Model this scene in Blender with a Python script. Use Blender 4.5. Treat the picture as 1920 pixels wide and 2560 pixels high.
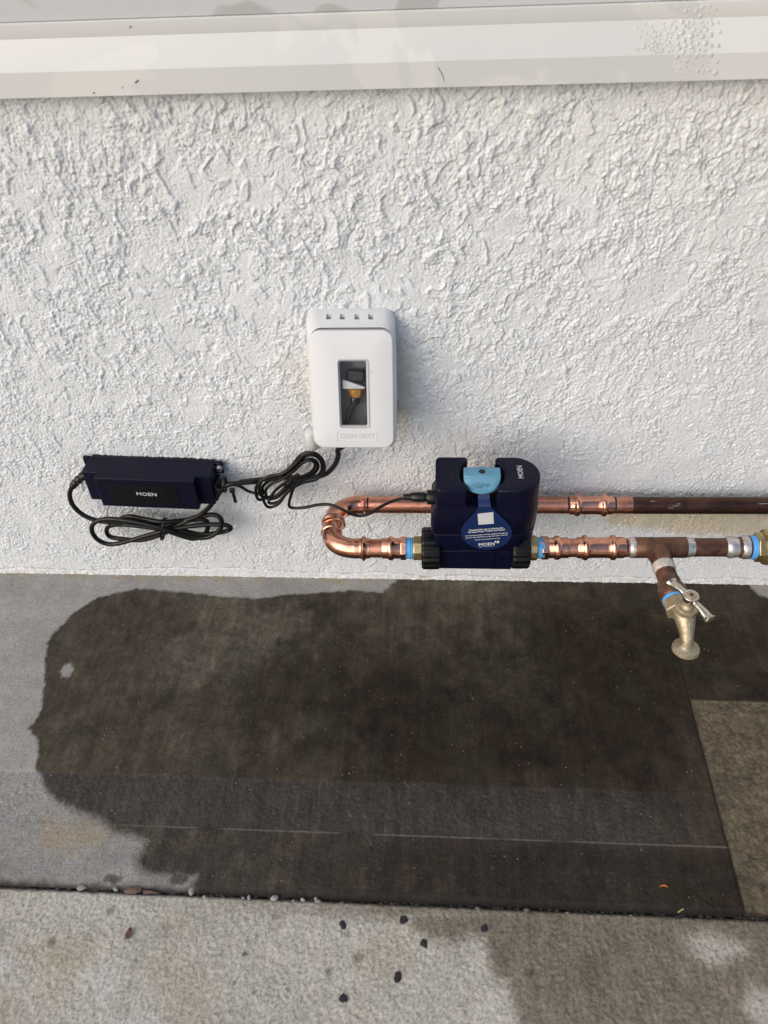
import bpy, bmesh, math, random
import numpy as np
from mathutils import Vector, Matrix
from math import radians, sin, cos, pi, sqrt

random.seed(7)
for _o in list(bpy.data.objects):
    bpy.data.objects.remove(_o)
SC = bpy.context.scene
COL = SC.collection

# ------------------------------------------------------------------ camera
TH, PS, RO = radians(44.5), radians(5.236), radians(-3.110)      # pitch down, yaw left, roll
FPX = 1923.0
CAM = Vector((0, -0.7893, 0.9272))
Fw = Vector((-sin(PS)*cos(TH), cos(PS)*cos(TH), -sin(TH)))
_r0 = Vector((cos(PS), sin(PS), 0)); _u0 = _r0.cross(Fw)
Rt = (_r0*cos(RO) + _u0*sin(RO)).normalized()
Up = Rt.cross(Fw).normalized()
cd = bpy.data.cameras.new('camera')
cam = bpy.data.objects.new('camera', cd); COL.objects.link(cam)
cam.matrix_world = Matrix(((Rt.x, Up.x, -Fw.x, CAM.x), (Rt.y, Up.y, -Fw.y, CAM.y), (Rt.z, Up.z, -Fw.z, CAM.z), (0, 0, 0, 1)))
cd.sensor_fit = 'VERTICAL'; cd.lens = 6.86; cd.sensor_height = 6.86*2560/FPX; cd.sensor_width = cd.sensor_height*.75
cd.clip_start = 0.02; cd.clip_end = 2000
cd.dof.use_dof = True; cd.dof.focus_distance = 1.0; cd.dof.aperture_fstop = 1.9
SC.camera = cam

# ------------------------------------------------------------------ world, sun, exposure
SUN_DIR = Vector((-1.0, -0.95, 0.80)).normalized()       # towards the light
SUN_EL = math.asin(SUN_DIR.z); SUN_AZ = math.atan2(SUN_DIR.x, SUN_DIR.y)
w = bpy.data.worlds.new('World'); SC.world = w; w.use_nodes = True
nt = w.node_tree
bg = nt.nodes['Background']
sk = nt.nodes.new('ShaderNodeTexSky'); sk.sky_type = 'NISHITA'; sk.sun_disc = False
sk.sun_elevation = SUN_EL; sk.sun_rotation = SUN_AZ
sk.air_density = 1.0; sk.dust_density = 3.1; sk.ozone_density = 1.0
nt.links.new(sk.outputs[0], bg.inputs[0]); bg.inputs[1].default_value = 0.128
sl = bpy.data.lights.new('sun', 'SUN'); sl.energy = 0.95; sl.angle = radians(76); sl.color = (1.0, 0.98, 0.955)
so = bpy.data.objects.new('sun', sl); COL.objects.link(so)
so.rotation_euler = SUN_DIR.to_track_quat('Z', 'Y').to_euler(); so.location = (-1, -2, 3)
vs = SC.view_settings; vs.view_transform = 'Standard'; vs.look = 'None'; vs.gamma = 1; vs.use_curve_mapping = False
vs.exposure = 0.36

# ------------------------------------------------------------------ pixel of the photograph -> point on a plane of the place
def at(u, v, x=None, y=None, z=None):
    q = Fw + Rt*((u-960)/FPX) - Up*((v-1280)/FPX)
    if x is not None: t = (x-CAM.x)/q.x
    elif y is not None: t = (y-CAM.y)/q.y
    else: t = (z-CAM.z)/q.z
    return CAM + q*t

# ------------------------------------------------------------------ noise
_rng = np.random.RandomState(3)
_perm = _rng.permutation(512).astype(np.int64); _ang = _rng.rand(512)*2*pi
_gx, _gy = np.cos(_ang), np.sin(_ang)
def pn(x, y, seed=0):
    xi = np.floor(x).astype(np.int64); yi = np.floor(y).astype(np.int64)
    xf = x-xi; yf = y-yi
    u = xf*xf*xf*(xf*(xf*6-15)+10); v = yf*yf*yf*(yf*(yf*6-15)+10)
    def g(ix, iy, dx, dy):
        h = _perm[(_perm[(ix+seed*37) & 511]+iy*7+seed*101) & 511]
        return _gx[h]*dx+_gy[h]*dy
    a = g(xi, yi, xf, yf); b = g(xi+1, yi, xf-1, yf); c = g(xi, yi+1, xf, yf-1); d = g(xi+1, yi+1, xf-1, yf-1)
    return ((a*(1-u)+b*u)*(1-v)+(c*(1-u)+d*u)*v)*1.5
def fbm(x, y, o=4, seed=0, gain=.5):
    s = 0; a = 1; n = 0
    for k in range(o):
        s = s+a*pn(x*2**k, y*2**k, seed+k); n += a; a *= gain
    return s/n
def sst(a, b, x):
    t = np.clip((x-a)/(b-a), 0, 1); return t*t*(3-2*t)
def sdf(px, py, poly):
    """signed distance (negative inside) from points to a polygon"""
    d = np.full(px.shape, 1e9); ins = np.zeros(px.shape, bool)
    n = len(poly)
    for i in range(n):
        ax, ay = poly[i]; bx, by = poly[(i+1) % n]
        ex, ey = bx-ax, by-ay
        t = np.clip(((px-ax)*ex+(py-ay)*ey)/(ex*ex+ey*ey+1e-15), 0, 1)
        d = np.minimum(d, (px-ax-t*ex)**2+(py-ay-t*ey)**2)
        if ay != by:
            ins ^= ((ay > py) != (by > py)) & (px < (bx-ax)*(py-ay)/(by-ay)+ax)
    d = np.sqrt(d)
    return np.where(ins, -d, d)
def sdl(px, py, line):
    d = np.full(px.shape, 1e9)
    for i in range(len(line)-1):
        ax, ay = line[i]; bx, by = line[i+1]; ex, ey = bx-ax, by-ay
        t = np.clip(((px-ax)*ex+(py-ay)*ey)/(ex*ex+ey*ey+1e-15), 0, 1)
        d = np.minimum(d, (px-ax-t*ex)**2+(py-ay-t*ey)**2)
    return np.sqrt(d)

# ------------------------------------------------------------------ materials
class NM:
    """small helper round a node tree"""
    def __init__(s, name):
        s.m = bpy.data.materials.new(name); s.m.use_nodes = True
        s.t = s.m.node_tree; s.b = s.t.nodes['Principled BSDF']
    def n(s, typ, **kw):
        o = s.t.nodes.new(typ)
        for k, v in kw.items(): setattr(o, k, v)
        return o
    def l(s, a, b): s.t.links.new(a, b)
    def coord(s):
        return s.n('ShaderNodeTexCoord').outputs['Object']
    def noise(s, scale, detail=4, rough=.55, vec=None, dist=0.0, col=False):
        o = s.n('ShaderNodeTexNoise'); o.inputs['Scale'].default_value = scale; o.inputs['Detail'].default_value = detail
        o.inputs['Roughness'].default_value = rough; o.inputs['Distortion'].default_value = dist
        s.l(vec if vec is not None else s.coord(), o.inputs['Vector'])
        return o.outputs['Color' if col else 'Fac']
    def vor(s, scale, vec=None, feature='F1', out='Distance'):
        o = s.n('ShaderNodeTexVoronoi'); o.feature = feature; o.inputs['Scale'].default_value = scale
        s.l(vec if vec is not None else s.coord(), o.inputs['Vector'])
        return o.outputs[out]
    def ramp(s, fac, stops):
        o = s.n('ShaderNodeValToRGB'); e = o.color_ramp.elements
        while len(e) < len(stops): e.new(.5)
        for k, (p, c) in enumerate(stops):
            e[k].position = p; e[k].color = (c, c, c, 1) if not hasattr(c, '__len__') else (*c, 1)
        s.l(fac, o.inputs[0]); return o.outputs[0]
    def mix(s, fac, a, b, mode='MIX'):
        o = s.n('ShaderNodeMix', data_type='RGBA', blend_type=mode)
        for sock, v in ((o.inputs[0], fac), (o.inputs[6], a), (o.inputs[7], b)):
            if hasattr(v, 'links'): s.l(v, sock)
            elif hasattr(v, '__len__'): sock.default_value = (*v, 1)
            else: sock.default_value = v
        return o.outputs[2]
    def math(s, op, a, b=0.0):
        o = s.n('ShaderNodeMath', operation=op)
        for sock, v in ((o.inputs[0], a), (o.inputs[1], b)):
            if hasattr(v, 'links'): s.l(v, sock)
            else: sock.default_value = v
        return o.outputs[0]
    def attr(s, name):
        o = s.n('ShaderNodeAttribute'); o.attribute_name = name; return o.outputs['Fac']
    def bump(s, h, strength=.3, dist=.001, prev=None):
        o = s.n('ShaderNodeBump'); o.inputs['Strength'].default_value = strength; o.inputs['Distance'].default_value = dist
        s.l(h, o.inputs['Height'])
        if prev is not None: s.l(prev, o.inputs['Normal'])
        return o.outputs[0]
    def set(s, **kw):
        for k, v in kw.items():
            i = s.b.inputs[k.replace('_', ' ')]
            if hasattr(v, 'links'): s.l(v, i)
            elif hasattr(v, '__len__') and len(v) == 3: i.default_value = (*v, 1)
            else: i.default_value = v
        return s.m

def simple(name, col, rough=.5, metal=0, var=.12, vscale=60, bump=.0, bscale=900, rvar=.1, spec=.5, coat=0):
    k = NM(name); c = k.coord()
    nz = k.noise(vscale, 5, .6, c)
    lo = tuple(x*(1-var) for x in col); hi = tuple(min(1, x*(1+var)) for x in col)
    base = k.mix(k.ramp(nz, [(.3, 0.0), (.7, 1.0)]), lo, hi)
    rr = k.ramp(k.noise(vscale*2.7, 4, .6, c), [(.3, max(0, rough-rvar)), (.7, min(1, rough+rvar))])
    k.set(Base_Color=base, Roughness=rr, Metallic=metal)
    k.b.inputs['Specular IOR Level'].default_value = spec
    k.b.inputs['Coat Weight'].default_value = coat
    if bump: k.set(Normal=k.bump(k.noise(bscale, 3, .6, c), bump, .0005))
    return k.m

def copper_mat(name, col, rough, dull=.0, brush=True):
    k = NM(name); c = k.coord()
    nz = k.noise(45, 5, .65, c, 1.2)
    base = k.mix(k.ramp(nz, [(.35, 0.0), (.75, 1.0)]), col, (col[0]*.62, col[1]*.5, col[2]*.45))
    fp = k.noise(260, 3, .6, c)
    base = k.mix(k.math('MULTIPLY', k.ramp(fp, [(.58, 0.0), (.72, 1.0)]), .35), base, (.35, .16, .1))
    rr = k.ramp(k.noise(90, 5, .7, c), [(.3, max(.06, rough-.1)), (.72, rough+.14)])
    k.set(Base_Color=base, Metallic=1.0-dull, Roughness=rr)
    h = k.noise(130, 3, .5, c)
    k.set(Normal=k.bump(h, .2, .0008))
    return k.m

M = {}
M['copper'] = copper_mat('bright_copper', (.91, .47, .325), .15)
M['copper_pipe'] = copper_mat('brushed_copper', (.78, .38, .265), .32)
k = NM('tarnished_copper'); c = k.coord()
nz = k.noise(38, 6, .65, c, .8)
base = k.mix(k.ramp(nz, [(.36, 0.0), (.64, 1.0)]), (.060, .028, .019), (.185, .092, .056))
scr = k.noise(75, 6, .8, c, 2.5)
base = k.mix(k.math('MULTIPLY', k.ramp(scr, [(.66, 0.0), (.74, 1.0)]), .5), base, (.42, .34, .28))
k.set(Base_Color=base, Metallic=.55, Roughness=k.ramp(k.noise(120, 4, .6, c), [(.3, .3), (.7, .5)]), Normal=k.bump(k.noise(300, 4, .6, c), .25, .0006))
M['tarnish'] = k.m
M['dark_tarnish'] = simple('dark_oxidised_copper', (.085, .044, .030), .33, .8, .4, 40, .2, 400)
M['solder'] = simple('solder', (.62, .60, .57), .36, .85, .25, 150, .7, 260)
M['solder_dull'] = simple('dull_solder', (.50, .46, .42), .55, .3, .25, 150, .6, 260)
M['brass'] = simple('dull_brass', (.42, .33, .17), .38, .9, .3, 110, .35, 500)
M['old_brass'] = NM('weathered_brass').m
k = NM('weathered_brass_body'); c = k.coord()
base = k.mix(k.ramp(k.noise(60, 6, .7, c), [(.3, 0.0), (.7, 1.0)]), (.27, .215, .14), (.50, .43, .30))
base = k.mix(k.ramp(k.noise(120, 5, .75, c, 1.5), [(.57, 0.0), (.66, 1.0)]), base, (.56, .53, .45))
k.set(Base_Color=base, Metallic=.65, Roughness=k.ramp(k.noise(140, 4, .6, c), [(.3, .28), (.7, .5)]), Normal=k.bump(k.noise(220, 5, .65, c), .6, .0012))
M['old_brass'] = k.m
M['chrome'] = simple('worn_nickel', (.62, .57, .48), .2, 1, .35, 140, .08, 300, .1)
M['tape'] = simple('thread_tape', (.075, .30, .62), .5, 0, .25, 170, .3, 700)
M['tape_bright'] = simple('bright_thread_tape', (.09, .36, .80), .45, 0, .15, 170, .3, 700)
M['navy'] = simple('navy_plastic', (.0010, .0016, .0145), .46, 0, .15, 40, .1, 2600, .05, spec=.22)
_m = M['navy'].node_tree; _b = _m.nodes['Principled BSDF']; _src = _b.inputs['Base Color'].links[0].from_socket
_n = _m.nodes.new('ShaderNodeTexNoise'); _n.inputs['Scale'].default_value = 420; _n.inputs['Detail'].default_value = 5
_tc = _m.nodes.new('ShaderNodeTexCoord'); _m.links.new(_tc.outputs['Object'], _n.inputs['Vector'])
_r = _m.nodes.new('ShaderNodeValToRGB'); _r.color_ramp.elements[0].position = .60; _r.color_ramp.elements[1].position = .72; _r.color_ramp.elements[1].color = (.22, .22, .22, 1)
_m.links.new(_n.outputs['Fac'], _r.inputs[0]); _x = _m.nodes.new('ShaderNodeMix'); _x.data_type = 'RGBA'; _x.inputs[7].default_value = (.055, .055, .06, 1)
_m.links.new(_r.outputs[0], _x.inputs[0]); _m.links.new(_src, _x.inputs[6]); _m.links.new(_x.outputs[2], _b.inputs['Base Color'])
M['slate'] = M['navy']
M['panel'] = simple('gloss_label_panel', (.0015, .0022, .0045), .42, 0, .1, 40, spec=.3)
M['black'] = simple('black_plastic', (.0035, .0035, .0036), .33, 0, .2, 70, .12, 900, spec=.4)
M['cord'] = simple('black_cable', (.0035, .0035, .0038), .42, 0, .25, 80, .1, 1200, spec=.32)
M['key'] = simple('light_blue_plastic', (.10, .265, .39), .42, 0, .06, 50, .08, 2000)
M['tag'] = simple('blue_card', (.0035, .0165, .082), .42, 0, .08, 30, .05, 1500)
M['print'] = simple('white_print', (.72, .73, .74), .6, 0, .05)
M['grey_print'] = simple('silver_print', (.55, .56, .58), .5, 0, .05)
M['ink'] = simple('black_ink', (.01, .01, .012), .6, 0, .05)
M['white_plastic'] = simple('white_plastic', (.605, .615, .63), .42, 0, .02, 20, .05, 1500)
M['interior'] = simple('grey_receptacle', (.17, .175, .18), .5, 0, .15, 30)
M['receptacle'] = simple('receptacle_face_grey', (.21, .215, .22), .45, 0, .05, 30)
M['amber_reflection'] = simple('amber_pane_reflection', (.82, .37, .085), .2, .8, .3, 120)  # amber colour stands in for a reflection in the outlet window
k = NM('clear_window'); k.set(Base_Color=(.96, .97, .98), Roughness=.01, IOR=1.2); k.b.inputs['Transmission Weight'].default_value = 1.0
k.set(Normal=k.bump(k.noise(40, 2, .5), .06, .001)); M['clear'] = k.m
M['bezel'] = simple('clear_bezel', (.46, .475, .48), .14, 0, .04, 60)
M['zinc'] = simple('zinc_screw', (.6, .62, .62), .35, 1, .25, 200)
M['pebble'] = simple('pebble', (.25, .235, .205), .8, 0, .35, 120, .5, 600)
M['pebble_white'] = simple('pale_pebble', (.30, .285, .255), .8, 0, .25, 120, .5, 600)
M['pebble_dark'] = simple('dark_pebble', (.11, .10, .09), .8, 0, .4, 120, .5, 600)
M['bark'] = simple('bark', (.12, .08, .06), .8, 0, .4, 150, .6, 500)
M['leaf'] = simple('dry_leaf', (.10, .045, .025), .65, 0, .4, 200, .4, 500)
M['orange'] = simple('orange_peel', (.55, .17, .03), .5, 0, .2, 150)
M['straw'] = simple('straw', (.42, .34, .12), .6, 0, .2, 150)
M['tar'] = simple('black_tar_paint', (.013, .013, .0145), .45, 0, .4, 300, .5, 700)
M['droplet'] = simple('clear_sealant', (.56, .55, .525), .2, 0, .05, 40, spec=.7)

# vinyl frame
k = NM('white_vinyl_frame'); c = k.coord()
base = k.mix(k.ramp(k.noise(2.2, 3, .5, c), [(.35, 0.0), (.65, 1.0)]), (.56, .568, .555), (.60, .602, .585))
mp = k.n('ShaderNodeMapping'); mp.inputs['Scale'].default_value = (3, 60, 260); k.l(c, mp.inputs[0])
base = k.mix(k.math('MULTIPLY', k.ramp(k.noise(1.0, 4, .6, mp.outputs[0]), [(.45, 0.0), (.8, 1.0)]), .18), base, (.60, .59, .57))
dirt_and_dark = k.ramp(k.noise(140, 3, .7, c), [(.74, 0.0), (.80, 1.0)])
base = k.mix(k.math('MULTIPLY', dirt_and_dark, .6), base, (.30, .27, .23))
film = k.ramp(k.noise(7, 3, .5, c, 1.5), [(.49, 0.0), (.515, 1.0)])
base = k.mix(k.math('MULTIPLY', film, .35), base, (.69, .685, .665))
k.set(Base_Color=base, Roughness=k.ramp(film, [(0, .38), (1, .5)]), Normal=k.bump(k.noise(800, 3, .6, c), .08, .0005))
M['vinyl'] = k.m
k = NM('dusty_window_glass'); c = k.coord()
film = k.ramp(k.noise(5.5, 3, .5, c, 1.3), [(.47, 0.0), (.49, 1.0)])
base = k.mix(film, (.42, .43, .43), (.58, .60, .61))
base = k.mix(k.math('MULTIPLY', k.noise(420, 4, .7, c), .45), base, (.30, .30, .29))
k.set(Base_Color=base, Roughness=k.ramp(film, [(0, .35), (1, .12)])); M['pane'] = k.m
M['gasket'] = simple('dark_gasket', (.09, .085, .08), .7)

# stucco paint
k = NM('white_painted_stucco'); c = k.coord()
base = k.mix(k.ramp(k.noise(3.5, 4, .5, c), [(.35, 0.0), (.65, 1.0)]), (.67, .70, .732), (.725, .753, .782))
base = k.mix(k.attr('beige'), base, (.60, .53, .40))
base = k.mix(k.math('MULTIPLY', k.attr('warm'), .6), base, (.70, .685, .64))
base = k.mix(k.attr('dirt_and_dark'), base, (.17, .16, .15))
pits = k.ramp(k.noise(210, 3, .65, c), [(.68, 0.0), (.745, 1.0)])
base = k.mix(k.math('MULTIPLY', pits, .4), base, (.22, .21, .205))
k.set(Base_Color=base, Roughness=.62)
b1 = k.bump(k.noise(430, 4, .7, c), .8, .0016)
k.set(Normal=b1); M['stucco'] = k.m

# concrete slab and pavement share the recipe: masks come from the mesh, grain from noise
def concrete(name, dry_a, dry_b, wet_a, wet_b, grain, wet_rough, bstr):
    k = NM(name); c = k.coord()
    wet = k.attr('wet')
    big = k.ramp(k.noise(7, 5, .6, c, .6), [(.36, 0.0), (.64, 1.0)])
    mid = k.ramp(k.noise(32, 5, .68, c, .4), [(.32, 0.0), (.7, 1.0)])
    fine = k.noise(grain, 4, .75, c)
    dry = k.mix(k.math('MULTIPLY', k.math('ADD', big, mid), .5), dry_a, dry_b)
    dry = k.mix(k.math('MULTIPLY', k.attr('bandall'), .5), dry, (.175, .172, .172))
    dry = k.mix(k.attr('tan'), dry, (.33, .27, .175))
    dry = k.mix(k.math('MULTIPLY', k.attr('chalk'), k.ramp(k.noise(130, 5, .75, c), [(.35, .25), (.6, 1.0)])), dry, (.50, .50, .49))
    wt = k.mix(k.math('MULTIPLY', k.math('ADD', big, mid), .5), wet_a, wet_b)
    wt = k.mix(k.attr('pale'), wt, k.mix(mid, (.085, .074, .054), (.185, .168, .130)))
    wt = k.mix(k.math('MULTIPLY', k.attr('band'), .85), wt, (.055, .0505, .047))
    wt = k.mix(k.math('MULTIPLY', k.attr('dark'), .8), wt, k.mix(mid, (.0062, .0038, .0024), (.019, .0120, .0072)))
    mp = k.n('ShaderNodeMapping'); mp.inputs['Scale'].default_value = (95, 9, 30); k.l(c, mp.inputs[0])
    strk = k.ramp(k.noise(1.0, 4, .65, mp.outputs[0], .5), [(.34, .62), (.5, 1.0), (.7, 1.5)])
    mot = k.ramp(k.noise(58, 5, .72, c, .8), [(.36, .68), (.5, 1.0), (.66, 1.5)])
    wt = k.mix(.55, wt, k.mix(1.0, k.mix(1.0, wt, strk, 'MULTIPLY'), mot, 'MULTIPLY'))
    sand = k.mix(k.ramp(k.noise(120, 5, .75, c), [(.33, 0.0), (.66, 1.0)]), (.070, .055, .035), (.225, .188, .128))
    wt = k.mix(k.attr('sandy'), wt, sand)
    wt = k.mix(k.math('MULTIPLY', k.attr('algae'), .35), wt, (.030, .033, .018))
    col = k.mix(wet, dry, wt)
    g = k.ramp(fine, [(.30, .52), (.5, 1.0), (.72, 1.4)])
    col = k.mix(1.0, col, g, 'MULTIPLY')
    pit = k.ramp(k.noise(150, 5, .75, c), [(.57, 0.0), (.68, 1.0)])
    col = k.mix(k.math('MULTIPLY', pit, .55), col, k.mix(.62, col, (.012, .01, .008)))
    vx = k.n('ShaderNodeTexVoronoi'); vx.inputs['Scale'].default_value = 95; k.l(c, vx.inputs['Vector'])
    speck = k.math('MULTIPLY', k.ramp(vx.outputs['Distance'], [(.05, 1.0), (.09, 0.0)]),
                   k.ramp(k.noise(20, 3, .7, c), [(.44, 0.0), (.56, 1.0)]))
    col = k.mix(k.math('MULTIPLY', speck, .6), col, (.42, .40, .36))
    vf = k.n('ShaderNodeTexVoronoi'); vf.inputs['Scale'].default_value = 330; k.l(c, vf.inputs['Vector'])
    sp2 = k.math('MULTIPLY', k.ramp(vf.outputs['Distance'], [(.08, 1.0), (.16, 0.0)]), k.ramp(k.noise(60, 3, .7, c), [(.46, 0.0), (.62, 1.0)]))
    col = k.mix(k.math('MULTIPLY', sp2, .5), col, (.30, .29, .27))
    col = k.mix(k.attr('grime'), col, (.014, .012, .011))
    col = k.mix(k.math('MULTIPLY', k.attr('scribe'), .42), col, (.34, .31, .26))
    rg = k.mix(k.math('MULTIPLY', wet, k.math('SUBTRACT', 1.0, k.math('MULTIPLY', k.attr('band'), .55))), (.9, .9, .9), (wet_rough, wet_rough, wet_rough))
    k.set(Base_Color=col, Roughness=rg); k.b.inputs['Specular IOR Level'].default_value = .17
    hb = k.math('ADD', k.math('MULTIPLY', k.noise(190, 4, .7, c), .7), fine)
    k.set(Normal=k.bump(hb, bstr, .0011))
    return k.m
M['slab'] = concrete('slab_concrete', (.245, .240, .228), (.385, .377, .358), (.0085, .0054, .0034), (.060, .0425, .028), 520, .42, 1.1)
M['pave'] = concrete('pavement_concrete', (.345, .328, .283), (.53, .508, .452), (.11, .088, .061), (.185, .153, .113), 330, .6, 1.0)

# ------------------------------------------------------------------ mesh building
def ortho(d, hint=None):
    d = Vector(d).normalized()
    h = Vector(hint) if hint is not None else (Vector((0, 0, 1)) if abs(d.z) < .9 else Vector((0, 1, 0)))
    a = (h-d*h.dot(d)).normalized(); return d, a, d.cross(a)
def catmull(pts, n=8, closed=False):
    P = [Vector(p) for p in pts]; out = []
    m = len(P)
    for i in range(m if closed else m-1):
        if closed: p0, p1, p2, p3 = P[(i-1) % m], P[i], P[(i+1) % m], P[(i+2) % m]
        else: p0, p1, p2, p3 = P[max(i-1, 0)], P[i], P[i+1], P[min(i+2, m-1)]
        for k in range(n):
            t = k/n
            out.append(.5*((2*p1)+(p2-p0)*t+(2*p0-5*p1+4*p2-p3)*t*t+(3*p1-p0-3*p2+p3)*t**3))
    if not closed: out.append(P[-1])
    return out
class MB:
    def __init__(s): s.v = []; s.f = []
    def ring_loft(s, rings, cap=True, closed=True):
        b = len(s.v); n = len(rings[0])
        for r in rings: s.v += [tuple(p) for p in r]
        for i in range(len(rings)-1):
            for j in range(n if closed else n-1):
                a = b+i*n+j; c = b+i*n+(j+1) % n
                s.f.append((a, c, c+n, a+n))
        if cap:
            s.f.append(tuple(b+j for j in reversed(range(n)))); e = b+(len(rings)-1)*n
            s.f.append(tuple(e+j for j in range(n)))
        return s
    def tube(s, pts, r, seg=12, cap=True):
        P = [Vector(p) for p in pts]; n = len(P)
        rr = r if hasattr(r, '__len__') else [r]*n
        rings = []; d0 = (P[1]-P[0]).normalized(); _, a, _b = ortho(d0)
        for i in range(n):
            d = (P[min(i+1, n-1)]-P[max(i-1, 0)]).normalized()
            a = (a-d*a.dot(d)).normalized(); b = d.cross(a)
            rings.append([P[i]+(a*cos(2*pi*k/seg)+b*sin(2*pi*k/seg))*rr[i] for k in range(seg)])
        return s.ring_loft(rings, cap)
    def lathe(s, prof, o, d, seg=28, cap=True, jit=0, hint=None, sides=None):
        o = Vector(o); d, a, b = ortho(d, hint); rings = []
        for (t, r) in prof:
            rings.append([o+d*t+(a*cos(2*pi*k/seg)+b*sin(2*pi*k/seg))*(r*(1+(random.uniform(-jit, jit) if jit else 0))) for k in range(seg)])
        return s.ring_loft(rings, cap)
    def prism(s, outline, z0, z1, fr=None):
        fr = fr or Matrix.Identity(4)
        return s.ring_loft([[fr @ Vector((x, y, z)) for x, y in outline] for z in (z0, z1)])
    def box(s, x0, x1, y0, y1, z0, z1):
        return s.ring_loft([[(x0, y0, z), (x1, y0, z), (x1, y1, z), (x0, y1, z)] for z in (z0, z1)])
    def build(s, name, mat, parent=None, smooth=40, bevel=0, bseg=2, kind=None, label=None):
        me = bpy.data.meshes.new(name); me.from_pydata(s.v, [], s.f)
        bm = bmesh.new(); bm.from_mesh(me); bmesh.ops.recalc_face_normals(bm, faces=bm.faces); bm.to_mesh(me); bm.free()
        me.materials.append(mat)
        if smooth:
            me.polygons.foreach_set('use_smooth', [True]*len(me.polygons)); me.set_sharp_from_angle(angle=radians(smooth))
        o = bpy.data.objects.new(name, me); COL.objects.link(o)
        if parent: o.parent = parent
        if bevel:
            md = o.modifiers.new('bevel', 'BEVEL'); md.width = bevel; md.segments = bseg; md.limit_method = 'ANGLE'; md.angle_limit = radians(32)
            md.harden_normals = False
        if kind: o['kind'] = kind
        if label: o['label'] = label
        return o
def tag(o, label, cat, group=None):
    o['label'] = label; o['category'] = cat
    if group: o['group'] = group
    return o
def thing(name, label, cat, loc=(0, 0, 0), rot=(0, 0, 0), group=None):
    o = bpy.data.objects.new(name, None); COL.objects.link(o); o.empty_display_size = .02
    o.location = loc; o.rotation_euler = rot
    return tag(o, label, cat, group)
def gbox(name, mat, parent, x0, x1, y0, y1, z0, z1, bevel=.001, **kw):
    return MB().box(x0, x1, y0, y1, z0, z1).build(name, mat, parent, bevel=bevel, **kw)
def rrect(w, h, r, n=6, cx=0, cy=0):
    pts = []
    for (sx, sy, a0) in ((1, 1, 0), (-1, 1, 90), (-1, -1, 180), (1, -1, 270)):
        for k in range(n+1):
            a = radians(a0+90*k/n); pts.append((cx+sx*(w/2-r)+r*cos(a), cy+sy*(h/2-r)+r*sin(a)))
    return pts
def text(name, body, size, fr, mat, parent, bold=0.0, extrude=.0001, align='CENTER', spacing=1.0, width=None):
    cu = bpy.data.curves.new(name, 'FONT'); cu.body = body; cu.size = 1.0; cu.align_x = align; cu.align_y = 'CENTER'
    cu.offset = bold; cu.space_character = spacing; cu.resolution_u = 2; cu.space_line = 1.0
    to = bpy.data.objects.new(name, cu); COL.objects.link(to)
    dg = bpy.context.evaluated_depsgraph_get()
    me = bpy.data.meshes.new_from_object(to.evaluated_get(dg))
    bpy.data.objects.remove(to); bpy.data.curves.remove(cu)
    n = len(me.vertices); co = np.empty(n*3); me.vertices.foreach_get('co', co); co = co.reshape(-1, 3)
    sx = size
    if width: sx = width/(co[:, 0].max()-co[:, 0].min())
    co[:, 0] *= sx; co[:, 1] *= size
    me.vertices.foreach_set('co', co.ravel()); bm = bmesh.new(); bm.from_mesh(me)
    bmesh.ops.remove_doubles(bm, verts=bm.verts, dist=size*1e-4)
    if extrude > .0003:
        ex = bmesh.ops.extrude_face_region(bm, geom=bm.faces[:])
        for e in ex['geom']:
            if isinstance(e, bmesh.types.BMVert): e.co.z += extrude
    else:
        for v_ in bm.verts: v_.co.z += extrude
    bmesh.ops.recalc_face_normals(bm, faces=bm.faces)
    bm.transform(fr); bm.to_mesh(me); bm.free()
    me.name = name; me.materials.clear(); me.materials.append(mat)
    o = bpy.data.objects.new(name, me); COL.objects.link(o); o.parent = parent
    return o
def frame(o, x, y):
    x = Vector(x).normalized(); z = x.cross(Vector(y)).normalized(); y = z.cross(x); o = Vector(o)
    return Matrix(((x.x, y.x, z.x, o.x), (x.y, y.y, z.y, o.y), (x.z, y.z, z.z, o.z), (0, 0, 0, 1)))
def grid_mesh(name, X, Y, Z, mat, attrs, smooth=True):
    ny, nx = X.shape
    me = bpy.data.meshes.new(name)
    me.vertices.add(nx*ny); me.vertices.foreach_set('co', np.stack([X, Y, Z], -1).astype(np.float32).ravel())
    i = np.arange((ny-1)*(nx-1)); r = i//(nx-1); c = i % (nx-1); a = r*nx+c
    q = np.stack([a, a+1, a+nx+1, a+nx], -1).astype(np.int32)
    me.loops.add(q.size); me.loops.foreach_set('vertex_index', q.ravel())
    me.polygons.add(len(q)); me.polygons.foreach_set('loop_start', (np.arange(len(q))*4).astype(np.int32))
    me.update(calc_edges=True)
    me.polygons.foreach_set('use_smooth', np.ones(len(q), bool))
    for k_, v_ in attrs.items():
        at_ = me.attributes.new(k_, 'FLOAT', 'POINT'); at_.data.foreach_set('value', np.clip(v_, 0, 1).astype(np.float32).ravel())
    me.materials.append(mat); me.validate()
    o = bpy.data.objects.new(name, me); COL.objects.link(o); return o

# ================================================================== THE WALL
WX0, WX1, WZ0, WZ1 = -.80, .60, -.03, .735
nx, nz_ = int((WX1-WX0)/.00108), int((WZ1-WZ0)/.00108)
X, Z = np.meshgrid(np.linspace(WX0, WX1, nx), np.linspace(WZ0, WZ1, nz_))
xm, zm = X*1000, Z*1000
def rim(f, wl, wr):
    """0..1 ledge with a torn lip: slow climb, sharp fall"""
    t = f-np.floor(f)
    return np.where(t < 1-wr, (t/(1-wr))**1.6, (1-t)/wr)
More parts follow.
